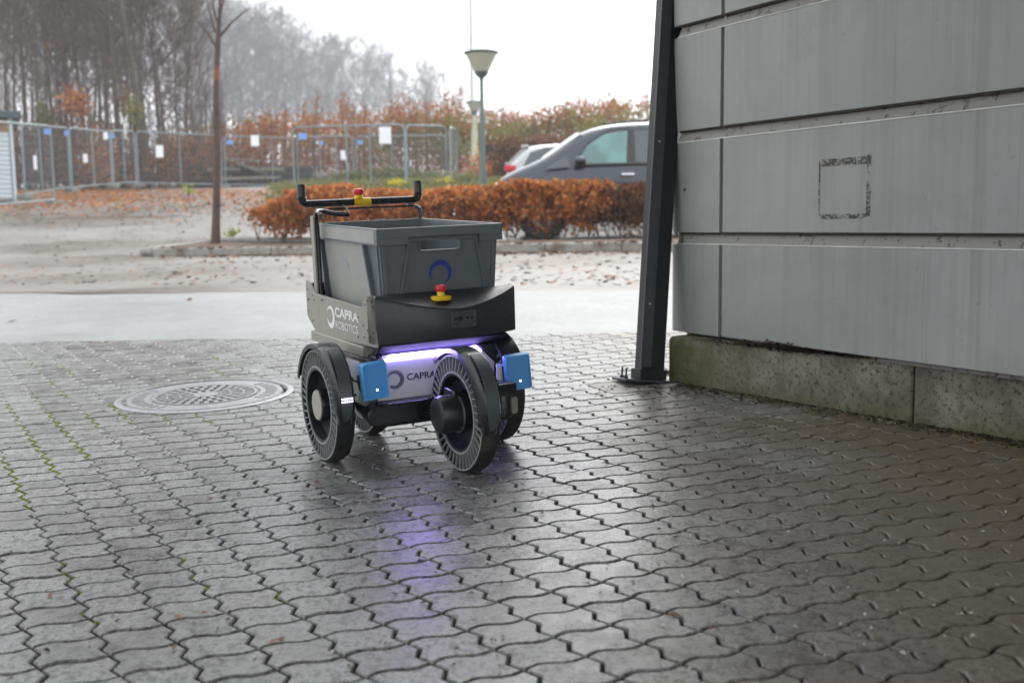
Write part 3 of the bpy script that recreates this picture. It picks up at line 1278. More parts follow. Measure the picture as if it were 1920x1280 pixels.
b.prism([(-.02, .20), (-.02, .30), (.20, .315), (.34, .305), (.34, .20)], lambda u, v_, t_: (t_, u, v_), -.046, -.038)
b.build('side_plate_white', MAT['white'], robot, bevel=.0015)
b = RBM()
b.box((-.035, -.034, .15), (.34, .48, .314))
b.build('chassis_box', MAT['blackmt'], robot, bevel=.006)
# light bar in a shallow tray
b = RBM()
b.prism([(-.010, .3005), (.302, .3005), (.284, .3165), (.006, .3165)], lambda u, v_, t_: (u, t_, v_), -.0445, -.0421)
lb = b.build('light_bar', MAT['led'], robot, smooth=0)
b = RBM()
b.prism([(-.003, .3045), (.294, .3045), (.282, .3135), (.008, .3135)], lambda u, v_, t_: (u, t_, v_), -.0455, -.0446)
b.build('light_core', MAT['ledcore'], lb, smooth=0)
b = RBM()
b.tube([(.14, -.0455, .309), (.14, -.048, .309)], .003, 8)
b.build('light_screw', MAT['bolt'], lb)
# lower rail seen under the side plate
b = RBM()
b.box((-.052, .02, .306), (-.018, .50, .338))
b.build('side_rail', MAT['sidepl'], robot, bevel=.003)
b = RBM()
b.box((-.05, -.03, .29), (-.016, .22, .305))
b.build('side_rail_lower', MAT['blackmt'], robot, bevel=.003)

# deck tub with cut side plates -------------------------------------------
def smooth_poly(pts):
    return pts


side = [(-.066, .491), (-.07, .345), (-.05, .343), (.45, .332), (.475, .334), (.548, .372), (.562, .385), (.562, .488), (.552, .500), (.532, .502), (.515, .496), (.495, .482), (.472, .466), (.455, .462), (.055, .452), (.040, .455), (.025, .466), (.010, .478), (-.005, .488), (-.02, .493)]
b = RBM()
b.prism(side, lambda u, v_, t_: (t_, u, v_), -.041, -.035)
sp = b.build('side_plate', MAT['sidepl'], robot, bevel=.0012)
b = RBM()
b.prism([(max(-.036, u_), w_) for u_, w_ in side if u_ > -.045] + [(-.038, .352), (-.038, .485)][::-1], lambda u, v_, t_: (t_, u, v_), .417, .4215)
b.build('side_plate', MAT['sidepl'], robot, bevel=.0012)
b = RBM()
b.box((-.0345, .545, .36), (.4175, .558, .49))
b.build('rear_plate', MAT['blackmt'], robot, bevel=.002)
b = RBM()
b.box((-.034, .0, .352), (.417, .544, .366))
b.box((-.034, .42, .366), (-.005, .544, .455))
b.build('deck', MAT['blackpl'], robot, bevel=.002)
# screws on the side plate
b = RBM()
for (yy, zz) in ((.54, .47), (.535, .44), (.54, .435), (.49, .455), (.48, .44), (.40, .446), (.385, .446), (.01, .462), (-.01, .475), (-.045, .476), (-.05, .46), (-.048, .385), (-.02, .37), (.00, .388), (.03, .40), (.07, .42), (.54, .40), (.50, .37), (.03, .365), (.08, .36), (.10, .43)):
    b.tube([(-.0412, yy, zz), (-.0428, yy, zz)], .0026, 8)
b.build('plate_screws', MAT['bolt'], sp)

# hood: bowed front, sloping top
b = RBM()
N = 28
x0h, x1h = -.041, .424
top_f, bot_f, top_b = [], [], []
vs_, fc = [], []


def hood_dip(t):
    tri = t / .52 if t < .52 else (1 - t) / .48
    return .490 - .044 * (1 - (1 - tri) ** 1.5)


for i in range(N + 1):
    t_ = i / N
    x = x0h + (x1h - x0h) * t_
    bow = math.sin(math.pi * t_) ** .85
    yf = -.068 + .028 * t_ - .075 * bow
    zt = hood_dip(t_)
    zt_edge = zt
    zb2 = .352 + .004 * bow
    yb = -.004
    zback = .487
    ym = (yf + yb) * .45
    ring = [(x, yf + .002, zb2), (x, yf, zb2 + .006), (x, yf, zt - .010), (x, yf + .004, zt - .002), (x, yf + .014, zt + .003), (x, yf * .55, (zt * .5 + zback * .5) + .004), (x, yb, zback), (x, yb, zb2)]
    vs_ += ring
K = 8
for i in range(N):
    for k in range(K):
        p_, q_ = K * i + k, K * i + (k + 1) % K
        fc.append((p_, p_ + K, q_ + K, q_))
fc.append(tuple(range(K))[::-1])
fc.append(tuple(range(K * N, K * N + K)))
b.add(vs_, fc)
hood = b.build('hood', MAT['hood'], robot, smooth=32)


def hood_y(x):
    t_ = (x - x0h) / (x1h - x0h)
    return -.068 + .028 * t_ - .075 * math.sin(math.pi * t_) ** .85


# camera window in the hood
cxh = .205
yy = hood_y(cxh)
slope = (hood_y(cxh + .03) - hood_y(cxh - .03)) / .06
m4 = Matrix.Translation((cxh, yy, .412)) @ Matrix.Rotation(math.atan(slope), 4, 'Z')
b = RBM()
b.box((-.042, -.003, -.024), (.042, .004, .022), m4)
b.box((-.042, -.007, .019), (.042, .001, .022), m4)
b.box((-.042, -.005, -.024), (-.038, .001, .022), m4)
b.box((.038, -.005, -.024), (.042, .001, .022), m4)
cw = b.build('camera_window', MAT['lidgrey'], robot, bevel=.0008)
b = RBM()
for dx, r in ((-.012, .0075), (.012, .004), (.026, .004), (-.028, .004)):
    p_ = m4 @ Vector((dx, -.003, .003))
    q_ = m4 @ Vector((dx, -.0055, .003))
    b.tube([p_, q_], r, 16)
b.build('camera_lens', MAT['rim'], cw)
b = RBM()
for dx in (-.034, .034):
    p_ = m4 @ Vector((dx, -.003, -.018))
    q_ = m4 @ Vector((dx, -.0055, -.018))
    b.tube([p_, q_], .0016, 8)
b.build('window_screws', MAT['steel'], cw)
b = RBM()
for (x, z_) in ((.385, .455), (.40, .455), (.345, .44), (.39, .40), (.40, .40), (.30, .43), (.33, .42), (.395, .375), (.04, .46), (.41, .43), (.41, .38)):
    y_ = hood_y(x)
    b.tube([(x, y_ + .001, z_), (x, y_ - .0012, z_)], .0022, 8)
b.build('hood_screws', MAT['bolt'], hood)


def estop(x, y, z, parent_name_base, tilt=0):
    b = RBM()
    b.lathe([(0, .028), (.002, .030), (.008, .0305), (.012, .028), (.013, .014)], (x, y, z), (0, 0, 1), 36)
    b.lathe([(.012, .013), (.015, .0115), (.026, .0115), (.027, .0)], (x, y, z), (0, 0, 1), 28)
    e_ = b.build('emergency_stop', MAT['yellow'], robot)
    b = RBM()
    b.lathe([(.024, .0105), (.027, .015), (.030, .0165), (.038, .0165), (.043, .0145), (.045, .010), (.0455, .0)], (x, y, z), (0, 0, 1), 32)
    b.build('red_button', MAT['red'], e_)


estop(.160, -.078, .4665, '')

# handle ------------------------------------------------------------------
b = RBM()
b.box((-.035, .462, .36), (-.029, .490, .712))
b.build('handle_upright_plate', MAT['sidepl'], robot, bevel=.001)
HB_Y, HB_Z = .62, .752
b = RBM()
b.tube([(-.018, .476, .36), (-.018, .478, .69), (-.014, .49, .716), (.0, .52, .727), (.03, .56, .726), (.07, .55, .715), (.115, .53, .712)], .0085, 12)
b.tube([(.115, .53, .712), (.118, .56, .73), (.118, .60, .742)], .003, 8)
b.tube([(.405, .60, .36), (.405, .60, .715), (.40, .605, .724), (.39, .61, .727)], .0065, 12)
b.tube([(.02, .56, .724), (.05, .61, .729), (.30, .61, .731), (.40, .61, .731), (.412, .61, .724), (.414, .61, .66)], .0032, 8)
b.build('handle_frame', MAT['blackmt'], robot)
b = RBM()
b.tube([(-.018, HB_Y, .796), (-.018, HB_Y, .770), (-.016, HB_Y, .758), (-.008, HB_Y, .752), (.002, HB_Y, .7505), (.2, HB_Y, .752), (.392, HB_Y, .753), (.401, HB_Y, .755), (.407, HB_Y, .762), (.408, HB_Y, .772), (.408, HB_Y, .798)], .0125, 20)
hb = b.build('handlebar', MAT['blackmt'], robot)
for xx, zt in ((-.018, .816), (.408, .819)):
    b = RBM()
    b.lathe([(0, .0165), (.004, .0175), (.006, .0145), (.008, .0160), (.010, .0145), (.048, .0145), (.050, .0135)], (xx, HB_Y, zt - .05), (0, 0, 1), 24)
    b.build('grip', MAT['blackpl'], hb)
b = RBM()
b.tube([(.165, HB_Y, .7515), (.225, HB_Y, .752)], .0142, 24)
b.lathe([(0.012, .016), (.020, .014), (.026, .012)], (.185, HB_Y, .752), (0, 0, 1), 24)
es2 = b.build('handlebar_stop', MAT['yellow'], robot)
b = RBM()
b.lathe([(.022, .0115), (.026, .016), (.030, .018), (.038, .018), (.043, .016), (.045, .010), (.0455, 0)], (.185, HB_Y, .752), (0, 0, 1), 28)
b.build('red_button', MAT['red'], es2)
b = RBM()
b.tube([(.03, HB_Y, .733), (.06, HB_Y, .733)], .004, 8)
b.tube([(.36, HB_Y - .01, .736), (.38, HB_Y - .01, .738)], .005, 10)
b.build('cable_clips', MAT['steel'], hb)

# blue sensor panels on brackets -------------------------------------------
def blue_panel(x, y, z, yawd, ang):
    m4 = Matrix.Translation((x, y, z)) @ Matrix.Rotation(math.radians(yawd), 4, 'Z') @ Matrix.Rotation(math.radians(ang), 4, 'Y')
    b = RBM()
    b.prism(rrect(.080, .108, .009), lambda u, v_, t_: tuple(m4 @ Vector((u, t_, v_))), -.008, .008)
    pnl = b.build('blue_panel', MAT['blue'], robot, bevel=.002)
    b = RBM()
    out, inn = rrect(.078, .106, .009), rrect(.068, .096, .006)
    n = len(out)
    v = [tuple(m4 @ Vector((p_[0], -.0082, p_[1]))) for p_ in out] + [tuple(m4 @ Vector((p_[0], -.0135, p_[1]))) for p_ in inset(np.array(out), .002)] + \
        [tuple(m4 @ Vector((p_[0], -.0135, p_[1]))) for p_ in inset(np.array(inn), -.0005)] + [tuple(m4 @ Vector((p_[0], -.0083, p_[1]))) for p_ in inn]
    f = []
    for k in range(3):
        for i in range(n):
            j = (i + 1) % n
            f.append((k * n + i, k * n + j, (k + 1) * n + j, (k + 1) * n + i))
    b.add(v, f)
    b.build('panel_lip', MAT['bluelip'], pnl, smooth=40)
    b = RBM()
    p_, q_ = m4 @ Vector((.004, -.0082, -.027)), m4 @ Vector((.004, -.0095, -.027))
    b.tube([p_, q_], .0026, 10)
    b.build('indicator_light', MAT['head'], pnl)
    for s_ in (-1, 1):
        b = RBM()
        b.box((.030 * s_ - .012, .0085, -.024), (.030 * s_ + .012, .020, .020), m4)
        b.build('panel_mount', MAT['blackpl'], pnl, bevel=.002)


blue_panel(-.062, -.085, .2565, 4, -3)
blue_panel(.357, -.165, .246, -10, -4)
# brackets behind the panels
b = RBM()
b.prism([(-.138, .215), (-.138, .262), (-.108, .255), (-.098, .225), (-.108, .200)], lambda u, v_, t_: (u, t_, v_), -.072, -.064)
b.build('panel_bracket', MAT['bracket'], robot, bevel=.001)
b = RBM()
b.prism([(-.142, .258), (-.142, .325), (-.09, .310), (-.09, .256)], lambda u, v_, t_: (u, t_, v_), -.052, -.045)
b.build('panel_bracket', MAT['white'], robot, bevel=.001)
b = RBM()
b.prism([(.302, .225), (.302, .272), (.335, .268), (.342, .235), (.325, .215)], lambda u, v_, t_: (u, t_, v_), -.142, -.136)
b.build('panel_bracket', MAT['white'], robot, bevel=.001)
# cable loops beside the left panel
b = RBM()
for dx in (0, .012, .024):
    b.tube([(-.075 + dx * .3, -.055, .30), (-.066 + dx, -.06, .328), (-.052 + dx * .6, -.06, .340), (-.040 + dx * .7, -.055, .325), (-.034 + dx * .7, -.05, .30)], .0018, 6)
b.build('cables', MAT['blackpl'], robot)

# bumper beam ---------------------------------------------------------------
def beam(x0, x1, y, zc, h, name, ang=0.0, dep=.05):
    m4 = Matrix.Translation((x0, y, zc)) @ Matrix.Rotation(ang, 4, 'Z')
    Ln = x1 - x0
    b = RBM()
    pl = []
    for i in range(9):
        a = math.radians(90 + 180 * i / 8)
        pl.append((h / 2 + h / 2 * math.cos(a), h / 2 * math.sin(a)))
    pl += [(Ln, -h / 2), (Ln, h / 2)]
    b.prism(pl, lambda u, v_, t_: tuple(m4 @ Vector((u, t_, v_))), -dep / 2, dep / 2)
    o = b.build(name, MAT['blackmt'], robot, bevel=.005)
    b = RBM()
    pl = [(h * .18 + h * .36 + h * .36 * math.cos(math.radians(90 + 180 * i / 8)), h * .34 * math.sin(math.radians(90 + 180 * i / 8))) for i in range(9)] + [(Ln * .66, -h * .34), (Ln * .66, h * .34)]
    b.prism(pl, lambda u, v_, t_: tuple(m4 @ Vector((u, t_, v_))), -dep / 2 - .003, -dep / 2 + .001)
    b.build('beam_lid', MAT['blackpl'], o, bevel=.001)
    return o


beam(-.092, .135, -.075, .155, .064, 'bumper_beam', ang=-.02)
b = RBM()
b.tube([(-.05, -.07, .119), (.13, -.075, .119)], .005, 8)
b.build('lower_pipe', MAT['blackmt'], robot)
# right motor pod with amber lens
b = RBM()
b.lathe([(-.048, .0), (-.048, .028), (-.04, .034), (.02, .034), (.03, .030), (.032, .0)], (.318, -.13, .155), (0, 0, 1), 28)
pod = b.build('sensor_pod', MAT['blackmt'], robot)
b = RBM()
b.lathe([(.0, .0), (.0, .025), (.012, .022), (.018, .012), (.019, 0)], (.330, -.148, .186), (0, 0, 1), 24)
b.build('amber_lens', MAT['amber'], pod)
b = RBM()
m4 = Matrix.Translation((.345, -.160, .146)) @ Matrix.Rotation(math.radians(15), 4, 'Z')
b.prism(rrect(.024, .050, .008), lambda u, v_, t_: tuple(m4 @ Vector((u, t_, v_))), -.004, .004)
b.build('pod_cap', MAT['sidepl'], pod, bevel=.001)
b = RBM()
for lo_, hi_ in (((.10, -.265, .20), (.30, -.20, .235)), ((-.13, .03, .20), (-.04, .16, .26)), ((.03, .44, .16), (.12, .50, .30))):
    b = RBM()
    b.box(lo_, hi_)
    b.build('swing_arm', MAT['blackmt'], robot, bevel=.004)

b = RBM()
for k in range(150):
    x_ = RNG.uniform(-.03, .41)
    y_ = hood_y(x_) * RNG.uniform(.25, .8)
    zt_e = hood_dip((x_ - x0h) / (x1h - x0h))
    f_ = y_ / hood_y(x_)
    zz = zt_e * f_ + .487 * (1 - f_) + .003
    r_ = RNG.uniform(.0006, .0017)
    b.lathe([(0, r_), (r_ * .5, r_ * .7), (r_ * .65, 0)], (x_, y_, zz), (0, 0, 1), 6)
t_ = NT('water')
t_.set(Base_Color=(.5, .52, .55), Roughness=.05)
wd = b.build('water_drops', t_.m, hood)
wd['kind'] = 'stuff'

# lettering and logos --------------------------------------------------------


def text_mesh(string, size, fn, mat, name, parent, bold=0.0, sx=1.0):
    cu = bpy.data.curves.new('tmp', 'FONT')
    cu.body = string
    cu.size = size
    cu.offset = bold
    cu.extrude = 0
    ob = bpy.data.objects.new('tmp', cu)
    COL.objects.link(ob)
    bpy.context.view_layer.update()
    me = bpy.data.meshes.new_from_object(ob.evaluated_get(bpy.context.evaluated_depsgraph_get()))
    bpy.data.objects.remove(ob)
    for v in me.vertices:
        p_ = fn(v.co.x * sx, v.co.y)
        v.co = Vector(p_) - BASE
    me.materials.clear()
    me.materials.append(mat)
    me.name = name
    return link(name, me, parent)


def ring_logo(fn, r, mat, name, parent, ticks=True, a0=-150, a1=165, shift=True):
    b = RBM()
    n = 30
    if ticks:
        for i in range(n):
            a = math.radians(a0 + (a1 - a0) * i / (n - 1))
            t_ = i / (n - 1)
            ri = r * (.86 - .34 * math.sin(math.pi * min(1, .12 + t_ * .95)))
            da = .078
            v = [fn(rr_ * math.cos(a + s_ * da * k), rr_ * math.sin(a + s_ * da * k)) for rr_, s_, k in ((ri, -1, .9), (r * .89, -1, 1), (r * .89, 1, 1), (ri, 1, .9))]
            b.add(v, [(0, 1, 2, 3)])
        a_s = [math.radians(a0 + (a1 - a0) * i / 48) for i in range(49)]
        v = [fn(r * .925 * math.cos(a), r * .925 * math.sin(a)) for a in a_s] + [fn(r * math.cos(a), r * math.sin(a)) for a in a_s]
        b.add(v, [(i, i + 1, i + 50, i + 49) for i in range(48)])
    else:
        a_s = [a0 + (a1 - a0) * i / 48 for i in range(49)]
        inn = [r * (.92 - .45 * math.sin(math.pi * (i / 48) ** .8)) for i in range(49)]
        v = [fn(q * math.cos(math.radians(a)), q * math.sin(math.radians(a))) for a, q in zip(a_s, inn)] + [fn(r * math.cos(math.radians(a)), r * math.sin(math.radians(a))) for a in a_s]
        b.add(v, [(i, i + 1, i + 50, i + 49) for i in range(48)])
    return b.build(name, mat, parent, smooth=0, fix=False)


FY = -.0428
ring_logo(lambda u, v_: (.020 + u, FY, .243 + v_), .0275, MAT['print_n'], 'logo_ring', fp, True, -130, 190)
text_mesh('CAPRA', .027, lambda u, v_: (.056 + u, FY, .237 + v_), MAT['print_n'], 'lettering', fp, .0006, 1.08)
SX = -.0418
ring_logo(lambda u, v_: (SX, .318 - u, .398 + v_), .036, MAT['print_w'], 'logo_ring', sp, False, -170, 150)
text_mesh('CAPRA', .040, lambda u, v_: (SX, .278 - u, .405 + v_), MAT['print_w'], 'lettering', sp, .0012, 1.62)
text_mesh('ROBOTICS', .034, lambda u, v_: (SX, .278 - u, .368 + v_), MAT['print_w'], 'lettering', sp, .0, 1.22)

# ------------------------------------------------------------------ crate (rests on the robot)
crate = empty('storage_crate', ROBF @ Matrix.Translation(Vector((.205, .29, .40))), 'open grey plastic crate with a blue ring logo riding on the robot', 'crate')
CO = np.array([.205, .29, .40])


class CB(MB):
    def mesh(s, *a, **k):
        s.v = [x - CO for x in s.v]
        return super().mesh(*a, **k)


def crate_ring(zs, off):
    return [(0 + off, 0 + off, zs), (.41 - off, 0 + off, zs), (.41 - off, .59 - off, zs), (0 + off, .59 - off, zs)]


def tilt_z(y):
    return .010 * y / .59


def shell(levels_, name, mat, closed=True, smooth=0, bevel=.0):
    b = CB()
    v = []
    for z_, off in levels_:
        v += [(p_[0], p_[1], p_[2] + tilt_z(p_[1])) for p_ in crate_ring(z_, off)]
    f = []
    n = len(levels_)
    for i in range(n if closed else n - 1):
        for k in range(4):
            a_, b_ = 4 * i + k, 4 * i + (k + 1) % 4
            c_, d_ = 4 * ((i + 1) % n) + (k + 1) % 4, 4 * ((i + 1) % n) + k
            f.append((a_, b_, c_, d_))
    b.add(v, f)
    return b.build(name, mat, crate, smooth=smooth, bevel=bevel)


# walls with an opening for the front handle: built as front panel pieces + three plain sides
zt_, zb3 = .650, .40
off_t, off_b = .012, .026


def wall_pt(side_, u, z_, o):
    """point on the crate wall: side 0 front, 1 right, 2 rear, 3 left; u 0..1"""
    q = (zt_ - z_) / (zt_ - zb3)
    of = off_t + (off_b - off_t) * q + o
    c_ = [(of, of), (.41 - of, of), (.41 - of, .59 - of), (of, .59 - of)]
    a_, b_ = c_[side_], c_[(side_ + 1) % 4]
    y_ = a_[1] + (b_[1] - a_[1]) * u
    return (a_[0] + (b_[0] - a_[0]) * u, y_, z_ + tilt_z(y_))


def wall_quad(b, side_, u0, u1, z0, z1, th=.003):
    v = [wall_pt(side_, u, z_, o) for o in (0, th) for (u, z_) in ((u0, z0), (u1, z0), (u1, z1), (u0, z1))]
    b.add(v, [(0, 1, 2, 3), (7, 6, 5, 4), (0, 4, 5, 1), (1, 5, 6, 2), (2, 6, 7, 3), (3, 7, 4, 0)])


b = CB()
U0, U1, Z0, Z1 = .335, .655, .608, .640
for s_ in (1, 2, 3):
    wall_quad(b, s_, 0, 1, zb3, zt_)
wall_quad(b, 0, 0, U0, zb3, zt_)
wall_quad(b, 0, U1, 1, zb3, zt_)
wall_quad(b, 0, U0, U1, zb3, Z0)
wall_quad(b, 0, U0, U1, Z1, zt_)
b.build('wall', MAT['crate'], crate, smooth=0)
b = CB()
v = [wall_pt(0, 0, zb3, 0), wall_pt(0, 1, zb3, 0), wall_pt(2, 0, zb3, 0), wall_pt(2, 1, zb3, 0)]
v2 = [(p_[0], p_[1], p_[2] + .004) for p_ in v]
b.add(v + v2, [(3, 2, 1, 0), (4, 5, 6, 7), (0, 1, 5, 4), (1, 2, 6, 5), (2, 3, 7, 6), (3, 0, 4, 7)])
b.build('floor', MAT['crate'], crate, smooth=0)
# rim: hanging collar
shell([(.676, .0), (.677, .002), (.677, .011), (.649, .0125), (.649, .0095), (.672, .008), (.670, .0035), (.649, .0035), (.649, .0)], 'rim', MAT['craterim'], bevel=.0012)
for lo_, hi_ in (((.0, .0), (.098, .0035)), ((.332, .0), (.41, .0035)), ((.0, .0036), (.0035, .59)), ((.4065, .0036), (.41, .59)), ((.0036, .5865), (.4064, .59))):
    b = CB()
    v_ = []
    for z_ in (.628, .6495):
        for (x_, y_) in ((lo_[0], lo_[1]), (hi_[0], lo_[1]), (hi_[0], hi_[1]), (lo_[0], hi_[1])):
            v_.append((x_, y_, z_ + tilt_z(y_)))
    b.add(v_, [(0, 3, 2, 1), (4, 5, 6, 7), (0, 1, 5, 4), (1, 2, 6, 5), (2, 3, 7, 6), (3, 0, 4, 7)])
    b.build('rim_skirt', MAT['crate'], crate, smooth=0)
b = CB()
v = [(-.0006, .03, .633), (-.0006, .56, .633 + tilt_z(.56)), (-.0006, .56, .673 + tilt_z(.56)), (-.0006, .03, .673)]
# front trapezoid frame ribs
def rib(b, side_, pts, w, th):
    """thick polyline on a wall, pts (u,z)"""
    for (a_, c_) in zip(pts, pts[1:]):
        p0_, p1_ = np.array(wall_pt(side_, *a_, 0)), np.array(wall_pt(side_, *c_, 0))
        d_ = p1_ - p0_
        d_ /= np.linalg.norm(d_)
        nrm = {0: np.array([0, -1.0, 0]), 3: np.array([-1.0, 0, 0]), 1: np.array([1.0, 0, 0])}[side_]
        s2 = np.cross(d_, nrm)
        s2 /= np.linalg.norm(s2)
        e_ = d_ * w * .4
        v = [p_ + s2 * w * sg + nrm * h_ for h_ in (-.001, th) for p_, sg in ((p0_ - e_, -.5), (p1_ + e_, -.5), (p1_ + e_, .5), (p0_ - e_, .5))]
        b.add(v, [(0, 1, 2, 3), (7, 6, 5, 4), (0, 4, 5, 1), (1, 5, 6, 2), (2, 6, 7, 3), (3, 7, 4, 0)])


b = CB()
rib(b, 0, [(.115, .42), (.135, .47), (.235, .640), (.80, .640), (.905, .47), (.92, .42)], .007, .011)
b.build('front_rib', MAT['crate'], crate, smooth=0, bevel=.0012)
b = CB()
for sd_, u_ in ((0, .03), (0, .97), (3, .965)):
    b = CB()
    rib(b, sd_, [(u_, .42), (u_, .629)], .012, .004)
    b.build('corner_post', MAT['crate'], crate, smooth=0, bevel=.0012)
# side: pale recessed field between dark slanted ribs (u runs rear -> front on side 3)
b = CB()
v = [wall_pt(3, u, z_, -.0012) for u, z_ in ((.16, .415), (.90, .415), (.80, .629), (.14, .629))]
b.add(v, [(0, 1, 2, 3)])
b.build('side_field', MAT['cratelt'], crate, smooth=0, fix=False)
for sd_, pp_, w_, th_ in ((3, [(.905, .42), (.805, .629)], .010, .014), (3, [(.10, .42), (.115, .629)], .012, .014), (3, [(.10, .43), (.90, .43)], .006, .012), (1, [(.10, .42), (.2, .629)], .010, .014), (1, [(.9, .42), (.8, .629)], .010, .014)):
    b = CB()
    rib(b, sd_, pp_, w_, th_)
    b.build('side_rib', MAT['crate'], crate, smooth=0, bevel=.0015)
b = CB()
v = [(-.0008, .02, .634), (-.0008, .565, .634 + tilt_z(.565)), (-.0008, .565, .672 + tilt_z(.565)), (-.0008, .02, .672)]
b.add(v, [(0, 1, 2, 3)])
b.build('rim_side_field', MAT['cratelt'], crate, smooth=0, fix=False)
# handle opening lip
b = CB()
for (u0, u1, z0, z1) in ((U0 - .012, U0, Z0 - .004, Z1), (U1, U1 + .012, Z0 - .004, Z1), (U0 - .012, U1 + .012, Z0 - .005, Z0)):
    v = [wall_pt(0, u, z_, o) for o in (-.009, 0) for (u, z_) in ((u0, z0), (u1, z0), (u1, z1), (u0, z1))]
    b.add(v, [(0, 1, 2, 3), (7, 6, 5, 4), (0, 4, 5, 1), (1, 5, 6, 2), (2, 6, 7, 3), (3, 7, 4, 0)])
b.build('handle_lip', MAT['crate'], crate, smooth=0)
_b = BASE.copy()


def ring2(fn, r, mat, name, a0, a1, parent):
    b = CB()
    inn = [r * (.93 - .38 * math.sin(math.pi * (i / 48))) for i in range(49)]
    a_s = [a0 + (a1 - a0) * i / 48 for i in range(49)]
    v = [fn(q * math.cos(math.radians(a)), q * math.sin(math.radians(a))) for a, q in zip(a_s, inn)] + [fn(r * math.cos(math.radians(a)), r * math.sin(math.radians(a))) for a in a_s]
    b.add(v, [(i, i + 1, i + 50, i + 49) for i in range(48)])
    return b.build(name, mat, parent, smooth=0, fix=False)


def front_face(u, v_):
    x_, z_ = .205 + u, .540 + v_
    p_ = wall_pt(0, 0, z_, -.0015)
    return (x_, p_[1], z_)


ring2(front_face, .037, MAT['print_b'], 'logo_ring', -75, 215, crate)


def side_face(u, v_):
    z_ = .552 + v_
    p_ = wall_pt(3, .5, z_, -.0022)
    return (p_[0], .315 - u, z_)


ring2(side_face, .026, MAT['print_g'], 'logo_ring', -20, 120, crate)

# ------------------------------------------------------------------ planted island, hedge, sapling
def leaf_cloud(name, pts, size, mat, parent=None, squash=1.0):
    """pts (n,3): one small bent leaf of two triangles pairs at each"""
    n = len(pts)
    a = NR.normal(size=(n, 3))
    a /= np.linalg.norm(a, axis=1)[:, None]
    c = NR.normal(size=(n, 3))
    c -= a * (a * c).sum(1)[:, None]
    c /= np.linalg.norm(c, axis=1)[:, None]
    s = size * NR.uniform(.6, 1.3, (n, 1))
    nrm = np.cross(a, c)
    v = np.stack([pts - a * s, pts + c * s * .55 + nrm * s * .2, pts + a * s, pts - c * s * .55 + nrm * s * .2], 1).reshape(-1, 3)
    f = np.arange(4 * n).reshape(n, 4)
    return link(name, fastmesh(name, v, f, mat), parent)


isl_a, isl_b = K0.copy(), K1 + (K1 - K0) * .9
hed_a, hed_b = ground(470, 462), ground(1200, 452)
kd = (K1 - K0)
kd[2] = 0
kd /= np.linalg.norm(kd)
kn = np.array([-kd[1], kd[0], 0])
if kn[1] < 0:
    kn = -kn
kerb = empty('kerb', Matrix.Translation(Vector(K0)), 'low concrete kerb with leaves in front of the orange hedge', 'kerb')
b = MB()
LEN = np.linalg.norm((K1 - K0)[:2]) * 1.8
nseg = int(LEN / 1.0)
for k in range(nseg):
    s0, s1 = k * 1.0 + .005, k * 1.0 + .995
    p = [K0 + kd * s for s in (s0, s1)]
    kb = MB()
    v = []
    for q in p:
        for off, h in ((0, -.1), (0, .085), (.03, .095), (.12, .095), (.12, -.1)):
            w_ = q + kn * off
            v.append((w_[0] - K0[0], w_[1] - K0[1], gz(w_[0], w_[1]) + h - K0[2]))
    n = 5
    f = [tuple(range(n))[::-1], tuple(range(n, 2 * n))] + [(i, (i + 1) % n, (i + 1) % n + n, i + n) for i in range(n)]
    kb.add(v, f)
    kb.build('kerbstone', MAT['kerb'], kerb, bevel=.008)
# rounded left end & back kerb
kb = MB()
pe = [K0 + kn * .06, K0 + kn * .25 - kd * .35, K0 + kn * .9 - kd * .55 + kn * .2, K0 + kn * 2.2 - kd * .2, K0 + kn * 2.3 + kd * 2]
pe = [np.array([q[0] - K0[0], q[1] - K0[1], gz(q[0], q[1]) + .03 - K0[2]]) for q in pe]
kb.tube(pe, .06, 8)
kb.build('kerb_end', MAT['kerb'], kerb)
# soil bed
v = []
for s in np.linspace(-.3, LEN, 14):
    for w_ in (.12, .6, 1.2, 1.9):
        q = K0 + kd * s + kn * w_
        v.append((q[0], q[1], gz(q[0], q[1]) + .055 + .03 * math.sin(w_ * 2)))
f = [(i * 4 + j, i * 4 + 4 + j, i * 4 + 5 + j, i * 4 + 1 + j) for i in range(13) for j in range(3)]
tag(link('flower_bed', fastmesh('flower_bed', np.array(v), np.array(f), MAT['soil'], True)), 'narrow strip of dark leafy soil behind the kerb', kind='structure')

# orange beech hedge
hd = (hed_b - hed_a)
hd[2] = 0
HL0 = np.linalg.norm(hd)
hd /= HL0
hn = np.array([-hd[1], hd[0], 0])
if hn[1] < 0:
    hn = -hn
HL = HL0 * 1.28
s_wob = lambda s: .05 * math.sin(s * 2.1) + .04 * math.sin(s * 5.3 + 1)


def hedge_top(s):
    base_h = .84 + .05 * math.sin(s * 1.7) + .03 * math.sin(s * 6.1)
    if s < .28:
        return .58
    if s < .5:
        return .58 + (s - .28) / .22 * .2
    if s > 5.0 and s < 5.3:
        return base_h + .02
    return base_h


